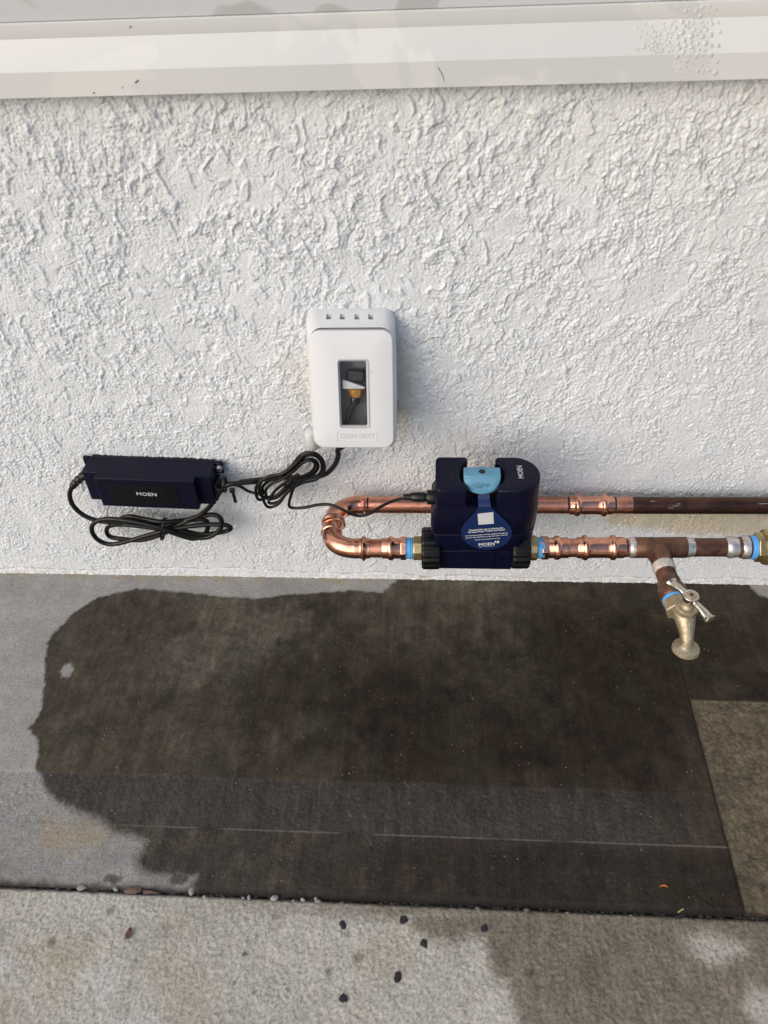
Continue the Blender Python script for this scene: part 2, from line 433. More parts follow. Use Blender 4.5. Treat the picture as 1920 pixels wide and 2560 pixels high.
# trowelled dashes: flat scabs of plaster with sharp torn rims, smeared on the slant
rag = 1.1*pn(xm/5.5, zm/5.5, 15)+.8*pn(xm/2.7, zm/2.7, 17)
rag2 = 1.1*pn(xm/5.5, zm/5.5, 25)+.8*pn(xm/2.7, zm/2.7, 27)
wx = xm+9*fbm(xm/40, zm/46, 2, 11)+rag
wz = zm+9*fbm(xm/40, zm/46, 2, 21)+rag2
topness = sst(120, 640, zm)
fade = 1-.5*sst(.0, .40, X)
rough = sst(-.28, .06, fbm(xm/58, zm/66, 2, 81))            # trowel passes left some areas nearly flat
# long ledges: plaster climbs slowly to a torn lip that faces right, then drops
F1 = (wx*.93+wz*.40)/40+1.7*fbm(wx/38, wz/50, 2, 31)
F2 = (wx*.90-wz*.30)/27+1.3*fbm(wx/28+4, wz/44, 2, 41)
H = 2.5*rim(F1, 0, .026)*sst(.01, .12, fbm(wx/21, wz/28, 2, 51))*(.30+.70*topness)*fade
H += 1.6*rim(F2, 0, .040)*sst(.05, .17, fbm(wx/17, wz/21, 2, 61))*(.35+.65*topness)*(.35+.65*rough)
# scabs with a crisp edge all round; torn crevices
sc1 = fbm(wx/19+9, wz/30, 2, 45); H += (.40+.55*topness)*sst(.17, .20, sc1)*(.3+.7*rough)
sc2 = fbm(wx/10+9, wz/14, 2, 46); H += (.45+.45*topness)*sst(.17, .22, sc2)*rough
cv2 = 1-sst(.004, .016, np.abs(fbm(wx/46+7, wz/70, 3, 87)))
H -= 2.3*cv2*sst(-.06, .05, fbm(xm/30+9, zm/30, 2, 89))
cv3 = 1-sst(.006, .026, np.abs(fbm(wx/20+2, wz/20, 2, 88)))
H -= 2.1*cv3*sst(.10, .22, fbm(xm/22+3, zm/22, 2, 86))
# sandy stipple everywhere
g2 = pn(xm/3.1, zm/3.1, 95); g3 = pn(xm/2.1+7, zm/2.1, 97); g4 = pn(xm/4.6, zm/4.6, 98)
H += (.46*g4+.76*g2+.84*g3)*(.36+.64*rough)+.30*_rng.standard_normal(xm.shape)*(.6+.4*rough)
H += .9*pn(xm/46, zm/46, 71)
# the stucco runs smoother near the floor and against the frame, with a hairline crack above the slab
low = sst(0, 60, zm)
H *= .45+.55*low
crl = [at(0, 1423, y=0), at(60, 1421, y=0), at(130, 1424, y=0), at(200, 1427, y=0), at(300, 1424, y=0), at(430, 1421, y=0), at(520, 1424, y=0), at(600, 1421, y=0), at(660, 1427, y=0), at(760, 1432, y=0), at(870, 1436, y=0),
       at(960, 1433, y=0), at(1015, 1437, y=0), at(1060, 1444, y=0), at(1150, 1440, y=0), at(1280, 1446, y=0), at(1440, 1449, y=0), at(1530, 1443, y=0), at(1620, 1447, y=0), at(1720, 1452, y=0), at(1830, 1446, y=0), at(1920, 1452, y=0)]
cx_ = np.array([-2]+[p.x for p in crl]+[2]); cz_ = np.array([crl[0].z]+[p.z for p in crl]+[crl[-1].z])
dcr = np.abs(Z-np.interp(X, cx_, cz_)-.0012*pn(xm/5, zm*0, 101))
H -= 2.0*(1-sst(.0004, .0017, dcr))
H += 1.2*(1-sst(0, 5, zm))+1.0*sst(-.1, .4, pn(xm/9, zm/4, 103))*(1-sst(2, 9, zm))
edge = np.minimum.reduce([sst(0, .03, X-WX0), sst(0, .03, WX1-X)])
Yw = -(H-1.2)*.001*edge
PX = lambda u, v, y=-.001: ((lambda p: (p.x, p.z))(at(u, v, y=y)))
def wpoly(pts): return [PX(*p) for p in pts]
nzw = fbm(xm/10, zm/10, 3, 111); nzf = fbm(xm/3, zm/3, 2, 113)
bei = 1-sst(-.004, .012, sdf(X, Z, wpoly([(1520, 1278), (1960, 1280), (1960, 1338), (1690, 1332), (1640, 1318), (1530, 1312)]))+.012*nzw)
bei = np.maximum(bei*.85, .5*(1-sst(0, .02, sdf(X, Z, wpoly([(990, 880), (1010, 900), (1005, 1080), (990, 1090)]))+.012*nzw)))
bei = np.maximum(bei, .22*(1-sst(-.005, .02, sdf(X, Z, wpoly([(700, 900), (770, 890), (772, 1010), (740, 990)]))+.02*nzw)))
warm = .55*sst(.50, .72, Z)+.5*sst(-.1, .5, X)*sst(.2, .6, Z)
dr = .5*(1-sst(0, .007, np.abs(Z-.187)+.004*nzw))*sst(-.02, .02, X-.03)*sst(-.3, .3, nzw)  # darker strip on the wall along the upper pipe, broken by noise
dr = np.maximum(dr, .85*(1-sst(.0002, .0013, dcr))*sst(-.3, .1, pn(xm/22, zm*0+3, 115)))
dr = np.maximum(dr, .5*sst(.10, .4, nzf)*(1-sst(0, 12, zm+5*nzw)))
bei = np.maximum(bei, .6*sst(-.1, .3, nzw)*(1-sst(0, 13, zm)))
wall = thing('stucco_wall', 'rough white stucco wall with torn trowel ridges above the concrete slab', 'wall')
wm = grid_mesh('plaster_face', X, Yw, Z, M['stucco'], {'beige': bei, 'warm': warm, 'dirt_and_dark': dr}); wm.parent = wall
kk_ = M['stucco'].copy(); kk_.name = 'coarse_painted_stucco'; _t = kk_.node_tree; _bp = [n for n in _t.nodes if n.type == 'BUMP'][0]
_nz = _t.nodes.new('ShaderNodeTexNoise'); _nz.inputs['Scale'].default_value = 70; _nz.inputs['Detail'].default_value = 6; _nz.inputs['Roughness'].default_value = .6; _nz.inputs['Distortion'].default_value = .8
_b2 = _t.nodes.new('ShaderNodeBump'); _b2.inputs['Strength'].default_value = 1; _b2.inputs['Distance'].default_value = .006
_tc2 = _t.nodes.new('ShaderNodeTexCoord'); _t.links.new(_tc2.outputs['Object'], _nz.inputs['Vector']); _t.links.new(_nz.outputs['Fac'], _b2.inputs['Height'])
_t.links.new(_b2.outputs[0], _bp.inputs['Normal']); M['stucco_side'] = kk_
gbox('plaster_side', M['stucco_side'], wall, -4.5, WX0-.0, .0, .16, -.03, 3.0, 0)
gbox('plaster_side', M['stucco_side'], wall, WX1, 4.5, .0, .16, -.03, 3.0, 0)
gbox('plaster_head', M['stucco'], wall, WX0, WX1, .0, .16, 2.1, 3.0, 0)
gbox('wall_core', M['stucco'], wall, WX0, WX1, .012, .16, -.03, .70, 0)

# ================================================================== WINDOW FRAME ABOVE
win = thing('window', 'white stepped window frame running along the top above the stucco', 'window')
WF0, WF1 = WX0-.0, WX1+.0
YF = -.016
zf0 = at(960, 222, y=YF).z; zf1 = at(960, 153, y=YF).z
YL = -.003
pl = at(960, 68, y=YL); zl1 = pl.z
zu1 = at(960, 28, y=YL).z
# profile (y, z) of the sill extrusion
prof = [(.03, zf0), (YF, zf0), (YF, zf1-.0012), (YF+.0012, zf1), (YL, zl1-.0006), (YL-.0004, zl1+.0004), (YL-.0004, zu1-.001), (YL+.0008, zu1), (.034, zu1), (.034, zf0)]
prof = [(.03, zf0+.0002)]+prof[1:]
MB().ring_loft([[(x, y, z) for y, z in prof] for x in (WF0, WF1)]).build('sill', M['vinyl'], win, smooth=25)
zt1 = zu1+.0245
gbox('track', M['pane'], win, WF0, WF1, YL+.003, .033, zu1+.0003, zt1, .0004)
gbox('gasket', M['gasket'], win, WF0, WF1, YL+.004, .033, zt1+.0001, zt1+.0026, .0003)
gbox('sash_rail', M['vinyl'], win, WF0, WF1, YL-.001, .034, zt1+.0028, zt1+.055, .002)
gbox('glass_pane', M['pane'], win, WF0, WF1, .020, .026, zt1+.0552, 2.04, 0)
gbox('jamb', M['vinyl'], win, WF0, WF0+.05, -.012, .017, zu1+.0005, 2.1, .002)
gbox('jamb', M['vinyl'], win, WF1-.05, WF1, -.012, .017, zu1+.0005, 2.1, .002)
gbox('head_rail', M['vinyl'], win, WF0, WF1, -.014, .034, 2.042, 2.1, .002)
# glazing bead seen rising to the left at the very top of the picture
# blisters of clear sealant on the frame, right
mb = MB(); R_ = random.Random(5)
def frame_surf(u, v):
    vv = v+(u-960)*.0262
    if vv > 153: p = at(u, v, y=YF); nrm = Vector((0, -1, 0))
    elif vv > 68:
        q = at(u, v, y=YF); y0, z0, y1, z1 = YF, zf1, YL, zl1
        t = (vv-153)/(68-153); p = Vector((0, y0+(y1-y0)*t, z0+(z1-z0)*t)); pp = at(u, v, y=p.y); p.x = pp.x; p.z = z0+(p.y-y0)/(y1-y0)*(z1-z0)
        nrm = Vector((0, -(z1-z0), (y1-y0))).normalized()
    else: p = at(u, v, y=YL-.0004); nrm = Vector((0, -1, 0))
    return p, nrm
def dome(mb, p, nrm, r, h, seg=10, jit=.12, rings=((1, 0), (.86, .55), (.5, .9))):
    d, a, b = ortho(nrm); base = len(mb.v)
    js = [1+random.uniform(-jit, jit) for _ in range(seg)]
    for (q, e) in rings:
        for k in range(seg):
            mb.v.append(tuple(Vector(p)+(a*cos(2*pi*k/seg)+b*sin(2*pi*k/seg))*(r*q*js[k])+d*(h*e-.0002)))
    for i in range(len(rings)-1):
        for k in range(seg):
            A_ = base+i*seg+k; B_ = base+i*seg+(k+1) % seg
            mb.f.append((A_, B_, B_+seg, A_+seg))
    mb.f.append(tuple(base+(len(rings)-1)*seg+k for k in range(seg)))
placed = []
for i in range(1500):
    u = R_.gauss(1735, 34) if i % 3 else R_.gauss(1650, 22); v = R_.uniform(2, 186)
    if u > 1800 or u < 1590: continue
    r = (R_.uniform(.0010, .0027) if u > 1688 else R_.uniform(.0005, .0013))
    p, nrm = frame_surf(u, v)
    vv = v+(u-960)*.0262
    if min(abs(vv-153), abs(vv-68), abs(vv-222), abs(vv-28)) < r*2600 or not 30 < vv < 216: continue
    if any((p-q).length < r+s_+.0006 for q, s_ in placed): continue
    placed.append((p, r)); dome(mb, p, nrm, r, r*.22, 10, .16)
    if len(placed) > 260: break
ob = mb.build('sealant_blister', M['droplet'], win, smooth=60, kind='stuff')
# a hairline hair/scratch marks on the frame
def mark(pts, r, mat=M['gasket']):
    MB().tube([frame_surf(u, v)[0]+frame_surf(u, v)[1]*.0001 for u, v in pts], r, 5).build('scuff_mark', mat, win)
mark([(1095, 168), (1100, 177), (1106, 186), (1110, 202)], .00035)
mark([(338, 207), (343, 203), (346, 200)], .0006); mark([(325, 66), (327, 68)], .0010); mark([(305, 219), (307, 219)], .0006); mark([(233, 232), (237, 232)], .0007)

# ================================================================== GROUND
def concrete_mesh(name, x0, x1, y0, y1, step, fn, mat):
    nx, ny = max(2, int((x1-x0)/step)), max(2, int((y1-y0)/step))
    Xg, Yg = np.meshgrid(np.linspace(x0, x1, nx), np.linspace(y0, y1, ny))
    Zg, at_ = fn(Xg, Yg)
    return grid_mesh(name, Xg, Yg, Zg, mat, at_)
GP = lambda u, v: (lambda p: (p.x, p.y))(at(u, v, z=0))
YJ = -.4775       # joint between slab and pavement
wetpx = [(2700, 1560), (2060, 1500), (1925, 1497), (1900, 1487), (1880, 1470), (1865, 1455), (1700, 1452), (1500, 1448), (1200, 1447), (1000, 1446), (975, 1462), (960, 1481), (885, 1475), (718, 1487), (637, 1495), (550, 1490), (463, 1481), (370, 1472), (341, 1470), (301, 1481), (243, 1495), (197, 1521), (150, 1565), (119, 1602), (113, 1655), (110, 1712),
         (104, 1759), (95, 1793), (69, 1822), (93, 1851), (95, 1892), (90, 1927), (101, 1938), (119, 1979), (150, 2008), (197, 2031), (249, 2052), (284, 2081), (324, 2090), (362, 2104), (353, 2130), (336, 2150), (347, 2174), (372, 2186), (420, 2190), (480, 2190), (494, 2186), (486, 2200), (475, 2215), (500, 2240), (960, 2290), (2700, 2420)]
wetp = [GP(*p) for p in wetpx]
def slab_fn(Xg, Yg):
    xm, ym = Xg*1000, Yg*1000
    n1 = fbm(xm/30, ym/30, 4, 5); n2 = fbm(xm/9, ym/9, 3, 8); n3 = fbm(xm/90, ym/90, 3, 12)
    sd = sdf(Xg, Yg, wetp)+.0028*n1+.0032*n2
    wf = .003+.011*sst(-.33, -.43, Yg)*(1-sst(-.45, -.2, Xg))
    wet = 1-sst(-wf, wf*.8, sd)
    for (u, v, rx, ry) in ((168, 1676, .010, .013), (282, 2197, -.012, .006), (448, 2197, -.012, .008)):
        cx, cy = GP(u, v); e = np.sqrt(((Xg-cx)/abs(rx))**2+((Yg-cy)/ry)**2)+.5*n2
        if rx > 0: wet = wet*(1-.8*(1-sst(.6, 1.2, e)))
        else: wet = np.maximum(wet, .8*(1-sst(.6, 1.2, e)))
    # paler, half dry wash near the wall and in the middle of the wet patch
    pale = .62*(1-sst(.01, .105, -Yg+.05*n1+.02*n2))*sst(-.25, -.02, Xg+.05*n1)*(1-.8*sst(.06, .20, Xg+.06*n1))
    pale = np.maximum(pale, .75*(1-sst(-.01, .03, sdf(Xg, Yg, [GP(*p) for p in ((440, 1490), (560, 1495), (600, 1505), (545, 1545), (500, 1520))])+.03*n2)))
    pale = np.maximum(pale, .62*(1-sst(-.005, .055, sdf(Xg, Yg, [GP(*p) for p in ((430, 1620), (600, 1540), (730, 1545), (640, 1640), (560, 1690), (420, 1680))])+.06*n1)))
    pale = np.maximum(pale, .34*(1-sst(-.01, .07, sdf(Xg, Yg, [GP(*p) for p in ((960, 1560), (1250, 1500), (1350, 1760), (1150, 1700))])+.08*n1)))
    pale = np.maximum(pale, .20*(1-sst(-.32, .05, Xg))+.10*sst(-.1, .4, n3))
    pale = np.clip(pale*(1+.5*n1+.5*n2), 0, 1)
    right = sst(.3475, .3495, Xg)*(1-sst(-.2075, -.2055, Yg))          # rougher patch beyond the sawn line
    pale = pale*(1-right)
    dk = sdf(Xg, Yg, [GP(*p) for p in ((960, 1640), (1180, 1570), (1400, 1530), (1700, 1500), (1900, 1560), (1900, 1740), (1715, 1740), (1780, 1960), (1300, 1965), (980, 1930), (760, 1860), (800, 1700))])
    dark = .95*(1-sst(-.06, .05, dk+.07*n1+.05*n3))*(.75+.5*n2)
    dark = np.maximum(dark, .6*(1-sst(-.02, .04, sdf(Xg, Yg, [GP(*p) for p in ((600, 1680), (760, 1640), (800, 1760), (640, 1800))])+.05*n1)))
    dark = np.maximum(dark, .75*(1-sst(-.425, -.400, Yg))*sst(-.25, .05, Xg)*(.7+.6*n1))
    yb = -.3385-.0+.0015*n2+0*Xg
    band = (1-sst(yb-.0022, yb+.0022, Yg))*(1-right)*(1-.75*sst(.22, .34, Xg+.04*n1))*(1-.6*(1-sst(-.4055, -.4025, Yg)))
    scribe = (1-sst(.0003, .0013, np.abs(Yg+.4035-.0005*n2)))*sst(-.35, .1, pn(xm/60, ym*0, 33)+.15)*(1-right)*sst(-.46, -.30, Xg)*.9
    scr2 = (1-sst(.0006, .0028, np.abs((Xg+.336)-(Yg+.25)*-.10)))*sst(-.335, -.25, -.0+Yg*0-.25)*(Yg > -.338)*(Yg < -.16)*sst(-.1, .3, n2+.1)
    scribe = np.maximum(scribe, .12*scr2)
    algae = np.maximum(1-sst(.2, 1.3, np.sqrt(((Xg-GP(1180, 1925)[0])/.035)**2+((Yg-GP(1180, 1925)[1])/.04)**2)+.8*n1), sst(.12, .5, fbm(xm/60, ym/60, 3, 44)))
    tan = .75*(1-sst(.0, .014, sdf(Xg, Yg, [GP(*p) for p in ((115, 2062), (270, 2068), (262, 2095), (190, 2120), (120, 2110))])+.02*n2))*(.4+.6*sst(-.3, .3, pn(xm/40, ym/2.2, 55)))
    tan = np.maximum(tan, .8*(1-sst(0, .016, -Yg+.012*n2))*sst(-.2, .35, n1+.05))
    tan = np.maximum(tan, .5*sst(.2, .5, n3)*sst(-.30, -.05, Xg))
    chalk = .22*sst(.0, .5, n1+n2)*(1-sst(-.50, -.42, Xg))
    grime = .85*(1-sst(.000, .010, (Yg-YJ)+.003*n2))+.0*Xg
    dj = np.abs(Xg-.3478-.0008*n2)
    seam = (1-sst(.0004, .0022, dj))*(Yg < -.10)*sst(-.06, -.16, Yg)
    crack = sdl(Xg, Yg, [GP(*p) for p in ((1727, 2222), (1760, 2250), (1800, 2278))])
    cr = 1-sst(.0003, .0012, crack+.0004*n2)
    grime = np.maximum.reduce([grime, .55*seam, .9*cr])
    Zg = .00042*fbm(xm/5, ym/5, 3, 61)*(1+1.4*band)+.0005*fbm(xm/22, ym/22, 3, 66)
    Zg += .00040*pn(xm/3.3, ym/3.3, 68)*(.45+.9*band)+.0013*right*fbm(xm/5, ym/5, 3, 69)
    Zg += -.0012*sst(yb+.002, yb-.002, Yg)*0-.0010*band
    Zg -= .0028*right+.0010*seam+.0012*cr
    Zg += .0004*scribe
    Zg -= .007*(1-sst(0, .0075, Yg-YJ))**1.5            # rounded arris at the joint
    return Zg, dict(wet=wet, pale=pale, band=band, scribe=scribe, algae=algae*(1-band), tan=tan, chalk=chalk, grime=grime, sandy=right*(.80+.35*n1), dark=dark*(1-right), bandall=(1-sst(yb-.003, yb+.003, Yg))*(.6+.8*n1))
pwet = [GP(*p) for p in ((1030, 2280), (1036, 2320), (1080, 2344), (1140, 2352), (1180, 2330), (1215, 2340), (1226, 2395), (1238, 2440), (1278, 2446), (1280, 2490), (1300, 2548), (1320, 2640), (2100, 2700), (2100, 2280))]
ZP = -.004
def pave_fn(Xg, Yg):
    xm, ym = Xg*1000, Yg*1000
    n1 = fbm(xm/26, ym/26, 4, 105); n2 = fbm(xm/8, ym/8, 3, 108); n3 = fbm(xm/110, ym/110, 3, 112)
    wet = .84*(1-sst(-.007, .009, sdf(Xg, Yg, pwet)+.005*n1+.004*n2))
    for (u, v, rx, ry) in ((1785, 2365, .035, .018), (1915, 2520, .022, .026)):
        cx, cy = GP(u, v); e = np.sqrt(((Xg-cx)/rx)**2+((Yg-cy)/ry)**2)+.5*n1
        wet = wet*(1-.8*(1-sst(.4, 1.25, e)))
    wet = np.maximum(wet, .75*(1-sst(.004, .020, -(Yg-YJ)+.010*n2-.006))*sst(-.32, -.02, Xg+.1*n1))
    chalk = 0*Xg
    for (u, v, rx, ry, a) in ((258, 2450, .020, .022, .9), (330, 2545, .03, .008, .8), (5, 2415, .012, .010, .8), (620, 2530, .06, .03, .35), (1005, 2480, .05, .04, .25), (250, 2260, .05, .02, .35), (1435, 2485, .006, .010, .8), (1385, 2530, .006, .006, .8)):
        cx, cy = GP(u, v); e = np.sqrt(((Xg-cx)/rx)**2+((Yg-cy)/ry)**2)+.7*n2
        chalk = np.maximum(chalk, a*(1-sst(.3, 1.3, e)))
    tan = .30*sst(.05, .45, n3)+.35*(1-sst(.2, 1.4, np.sqrt(((Xg-GP(150, 2385)[0])/.05)**2+((Yg-GP(150, 2385)[1])/.02)**2)+.5*n1))
    grime = .9*(1-sst(.000, .007, -(Yg-YJ)+.003*n2))
    for (u, v, r, a) in ((895, 2393, .0075, .45), (865, 2330, .006, .3), (690, 2300, .013, .22), (612, 2382, .0035, .7), (585, 2455, .003, .5), (632, 2480, .003, .5), (125, 2351, .006, .45), (276, 2273, .005, .5), (1323, 2430, .006, .4), (410, 2325, .012, .15), (820, 2430, .006, .4)):
        cx, cy = GP(u, v); grime = np.maximum(grime, a*(1-sst(.5, 1.2, np.hypot(Xg-cx, Yg-cy)/r+.4*n2)))
    Zg = ZP+.0013*fbm(xm/5.2, ym/5.2, 3, 161)+.0006*pn(xm/3.2, ym/3.2, 163)+.0008*fbm(xm/24, ym/24, 3, 166)
    Zg -= .006*(1-sst(0, .006, -(Yg-YJ)))
    z0 = 0*Xg
    return Zg, dict(wet=wet, pale=z0+.15*sst(-.1, .4, n1), band=z0, scribe=z0, algae=z0+.3*sst(.1, .5, n3), tan=tan, chalk=chalk, grime=grime, sandy=z0, dark=z0, bandall=z0)
slab = concrete_mesh('concrete_slab', -.72, .82, YJ, .012, .0016, slab_fn, M['slab']); slab['kind'] = 'structure'
pave = concrete_mesh('pavement', -.72, .82, -.80, YJ-.0005, .0016, pave_fn, M['pave']); pave['kind'] = 'structure'
def flat(name, x0, x1, y0, y1, z, mat, wetv, parent):
    Xg, Yg = np.meshgrid(np.linspace(x0, x1, 3), np.linspace(y0, y1, 3)); z0 = 0*Xg
    o = grid_mesh(name, Xg, Yg, z0+z, mat, dict(wet=z0+wetv, pale=z0+.2, band=z0, scribe=z0, algae=z0, tan=z0, chalk=z0, grime=z0, sandy=z0, dark=z0, bandall=z0)); o.parent = parent
flat('slab_strip', -5, -.72, YJ, .012, -.0005, M['slab'], 0, slab); flat('slab_strip', .82, 5, YJ, .012, -.0005, M['slab'], .6, slab)
flat('pavement_strip', -5, -.72, -.80, YJ-.0005, ZP, M['pave'], 0, pave); flat('pavement_strip', .82, 5, -.80, YJ-.0005, ZP, M['pave'], .9, pave)
flat('pavement_apron', -60, 60, -80, -.80, ZP, M['pave'], .3, pave)
gb = MB().box(-60, 60, -80, .2, -.10, -.04).build('ground', M['pebble_dark'], None, 0); gb['kind'] = 'structure'
# dried paint drips
def spot(u, v, r, parent, z):
    p = at(u, v, z=z); mb = MB()
    d0 = len(mb.v)
    seg = 16; ph = random.random()*6
    js = [1+.22*sin(2*a*2*pi/seg+ph)*random.random()+random.uniform(-.16, .16) for a in range(seg)]
    base = 0
    for (q, e) in ((1, -.0006), (.93, .0009), (.7, .0012)):
        for kk in range(seg):
            a = 2*pi*kk/seg; mb.v.append((p.x+r*.84*q*js[kk]*cos(a), p.y+r*.84*q*js[kk]*sin(a)*1.05, z+e))
    for i in range(2):
        for kk in range(seg):
            A_ = i*seg+kk; B_ = i*seg+(kk+1) % seg; mb.f.append((A_, B_, B_+seg, A_+seg))
    mb.f.append(tuple(2*seg+kk for kk in range(seg)))
    mb.build('paint_spot', M['tar'], parent, smooth=50)
for (u, v, r) in ((925, 2126, .0036), (952, 2171, .0038)): spot(u, v, r, slab, -.0008)
for (u, v, r) in ((857, 2312, .0050), (858, 2496, .0056), (1009, 2300, .0054), (1060, 2359, .0050), (1211, 2321, .0048), (994, 2443, .0058)): spot(u, v, r, pave, ZP+.0002)

# ================================================================== PIPES
UA, UB = Vector((-.114, -.028, .1893)), Vector((.4335, -.028, .1949))
def upp(px):
    x = at(px, 1262, y=-.028).x; t = (x-UA.x)/(UB.x-UA.x); return UA+(UB-UA)*t
LA, LB = at(900, 1371, z=.205), at(1905, 1368, z=.205)
def lop(px):
    x = at(px, 1370, z=.205).x; t = (x-LA.x)/(LB.x-LA.x); return LA+(LB-LA)*t
ud = (UB-UA).normalized(); ld = (LB-LA).normalized()
RP = .0117
def run(name, mat, parent, pos, d, a, b, prof, seg=28, **kw):
    """turned piece between pixel columns a and b; prof = [(pixel, radius)]"""
    o = pos(a); return MB().lathe([((pos(p)-o).dot(d), r) for p, r in prof], o, d, seg, **kw).build(name, mat, parent, smooth=50)
def bead(c, w_, r0, r1):
    return [(c-w_, r0), (c-w_*.75, r0+(r1-r0)*.35), (c-w_*.45, r0+(r1-r0)*.85), (c, r1), (c+w_*.45, r0+(r1-r0)*.85), (c+w_*.75, r0+(r1-r0)*.35), (c+w_, r0)]

# ---- bright loop: straight pipe along the wall, two press elbows, adapter into the shutoff
loop = thing('copper_pipe_loop', 'bright new copper pipe folding back through two press elbows left of the navy device', 'pipe', )
XL = -.1345
# U bend path
wv = Vector((0, LA.y-UA.y, LA.z-UA.z)); span = wv.length; wv.normalize(); Rb = .033
def upt(x): return UA+(UB-UA)*((x-UA.x)/(UB.x-UA.x))
def lpt(x): return LA+(LB-LA)*((x-LA.x)/(LB.x-LA.x))
ex = Vector((1, 0, 0))
def arc(c, a0, a1, n=12):
    return [c+ex*(Rb*cos(radians(a0+(a1-a0)*i/n)))+wv*(Rb*sin(radians(a0+(a1-a0)*i/n))) for i in range(n+1)]
cU = upt(XL+Rb)+wv*Rb; cL = lpt(XL+Rb)-wv*Rb
mid0 = cU-ex*Rb; mid1 = cL-ex*Rb
def sleeve(p0, p1, n, rfun):
    pts = [p0+(p1-p0)*(i/n) for i in range(n+1)]; return pts, [rfun(i/n) for i in range(n+1)]
RS = .0131; RB = .0166
def bfun(c, w_, r0=RS, r1=RB, lip=None):
    return lambda t: r0+(r1-r0)*math.exp(-((t-c)/w_)**2*2.2)
# elbow 1 : upper sleeve (bead) -> arc -> half of the middle
pU = upp(919)
p1, r1 = sleeve(pU, upt(XL+Rb), 20, bfun(.36, .13))
a1 = arc(cU, -90, -180); jm = mid0+(mid1-mid0)*.62
p2, r2 = sleeve(mid0, jm, 14, bfun(.55, .30))
MB().tube(p1+a1[1:]+p2[1:], [RS-.0012]+[r for r in r1[1:]]+[.0128]*(len(a1)-1)+r2[1:], 28).build('elbow', M['copper'], loop, smooth=60)
pL = lop(925)
p3, r3 = sleeve(jm-(mid1-mid0)*.05, mid1, 6, lambda t: .0124)
a2 = arc(cL, -180, -270)
p4, r4 = sleeve(lpt(XL+Rb), pL, 20, bfun(.60, .16))
MB().tube(p3+a2[1:]+p4[1:], r3+[.0128]*(len(a2)-1)+r4[1:], 28).build('elbow', M['copper'], loop, smooth=60)
MB().lathe([(0, .0126), (.0012, .0140), (.0028, .0142), (.0044, .0126)], mid0+(mid1-mid0)*.98, wv, 28).build('swaged_ring', M['copper'], loop, smooth=60)
# straight pipes
MB().lathe([(0, RP), ((upp(1422)-upp(900)).length, RP)], upp(900), ud, 32).build('pipe', M['copper_pipe'], loop)
MB().lathe([(0, RP+.0002), ((lop(962)-lop(915)).length, RP+.0002)], lop(915), ld, 28).build('pipe', M['copper_pipe'], loop)
run('male_adapter', M['copper'], loop, lop, ld, 955, 1004, [(955, .0126), (956, .0132)]+bead(977, 9, .0132, .0156)+[(1000, .0132), (1004, .0128)])
def hexnut(name, mat, parent, pos, d, a, b, r, sides=6, ph=.3, bevel=.0008, hint=None):
    o = pos(a) if callable(pos) else pos; L = (pos(b)-pos(a)).dot(d) if callable(pos) else b
    mb = MB(); dd, u_, v_ = ortho(d, hint)
    rg = lambda t, q: [o+dd*t+(u_*cos(2*pi*k/sides+ph)+v_*sin(2*pi*k/sides+ph))*q for k in range(sides)]
    mb.ring_loft([rg(0, r*.94), rg(L*.08, r), rg(L*.92, r), rg(L, r*.94)])
    return mb.build(name, mat, parent, smooth=20, bevel=bevel)
hexnut('adapter_hex', M['copper'], loop, lop, ld, 1001, 1016, .0152, 6, .25)
def tape(parent, a, b, r, mat=None, pos=lop, d=ld):
    ps = np.linspace(a, b, 12)
    return run('thread_tape', mat or M['tape'], parent, pos, d, a, b, [(p, r+random.uniform(-.0004, .0005)) for p in ps], jit=.006)
tape(loop, 1015, 1034, .0136)
# black depth mark and stamped letters on the sleeve
def penmark(parent, pos, d, px, a0, a1, r=RP+.0002, w_=.0012):
    o = pos(px); dd, u_, v_ = ortho(d); mb = MB(); n = 10
    for k in range(n+1):
        a = radians(a0+(a1-a0)*k/n); jx = random.uniform(-.0004, .0004)
        for e in (-w_, w_): mb.v.append(tuple(o+dd*(e+jx)+(u_*cos(a)+v_*sin(a))*r))
    for k in range(n): mb.f.append((2*k, 2*k+1, 2*k+3, 2*k+2))
    mb.build('pen_mark', M['ink'], parent)
penmark(loop, upp, ud, 921, -10, 75)
text('stamped_letters', 'UNI', .0085, frame(upp(909)+Vector((.0, -.0093, .0095)), (0, .7, .7), (-1, 0, 0)), M['copper_pipe'], loop, .02, .0005)

# ---- upper run beyond the device: coupling and old dark pipe
old = thing('tarnished_pipe', 'dark brown tarnished copper pipe along the wall joined by an upper press coupling', 'pipe')
run('press_coupling', M['copper'], old, upp, ud, 1422, 1532, [(1422, .0124), (1424, .0132)]+bead(1442, 9, .0132, .0158)+[(1460, .0128), (1490, .0128)]+bead(1509, 9, .0132, .0158)+[(1529, .0132), (1532, .0124)])
MB().lathe([(0, RP), ((upp(1580)-upp(1526)).length, RP)], upp(1526), ud, 32).build('cleaned_end', M['copper_pipe'], old)
MB().lathe([(0, RP+.00005), ((upp(1980)-upp(1579)).length, RP+.00005), ((upp(2700)-upp(1579)).length, RP+.00005)], upp(1579), ud, 32).build('pipe', M['dark_tarnish'], old)
penmark(old, upp, ud, 1419, -20, 80); penmark(old, upp, ud, 1536, -20, 80)
# scuffs in the tarnish
for (u, v, L) in ((1665, 1268, .006), (1676, 1262, .008), (1685, 1256, .005), (1620, 1248, .006), (1888, 1255, .02)):
    p = upp(u); off = Vector((0, -.0117*cos(radians(40+(1262-v)*2.2)), .0117*sin(radians(40+(1262-v)*2.2))))
    MB().tube([p+off, p+off+ud*L*.5+Vector((0, -.0002, .0006)), p+off+ud*L], .00035, 5).build('scratch', M['solder_dull'], old)

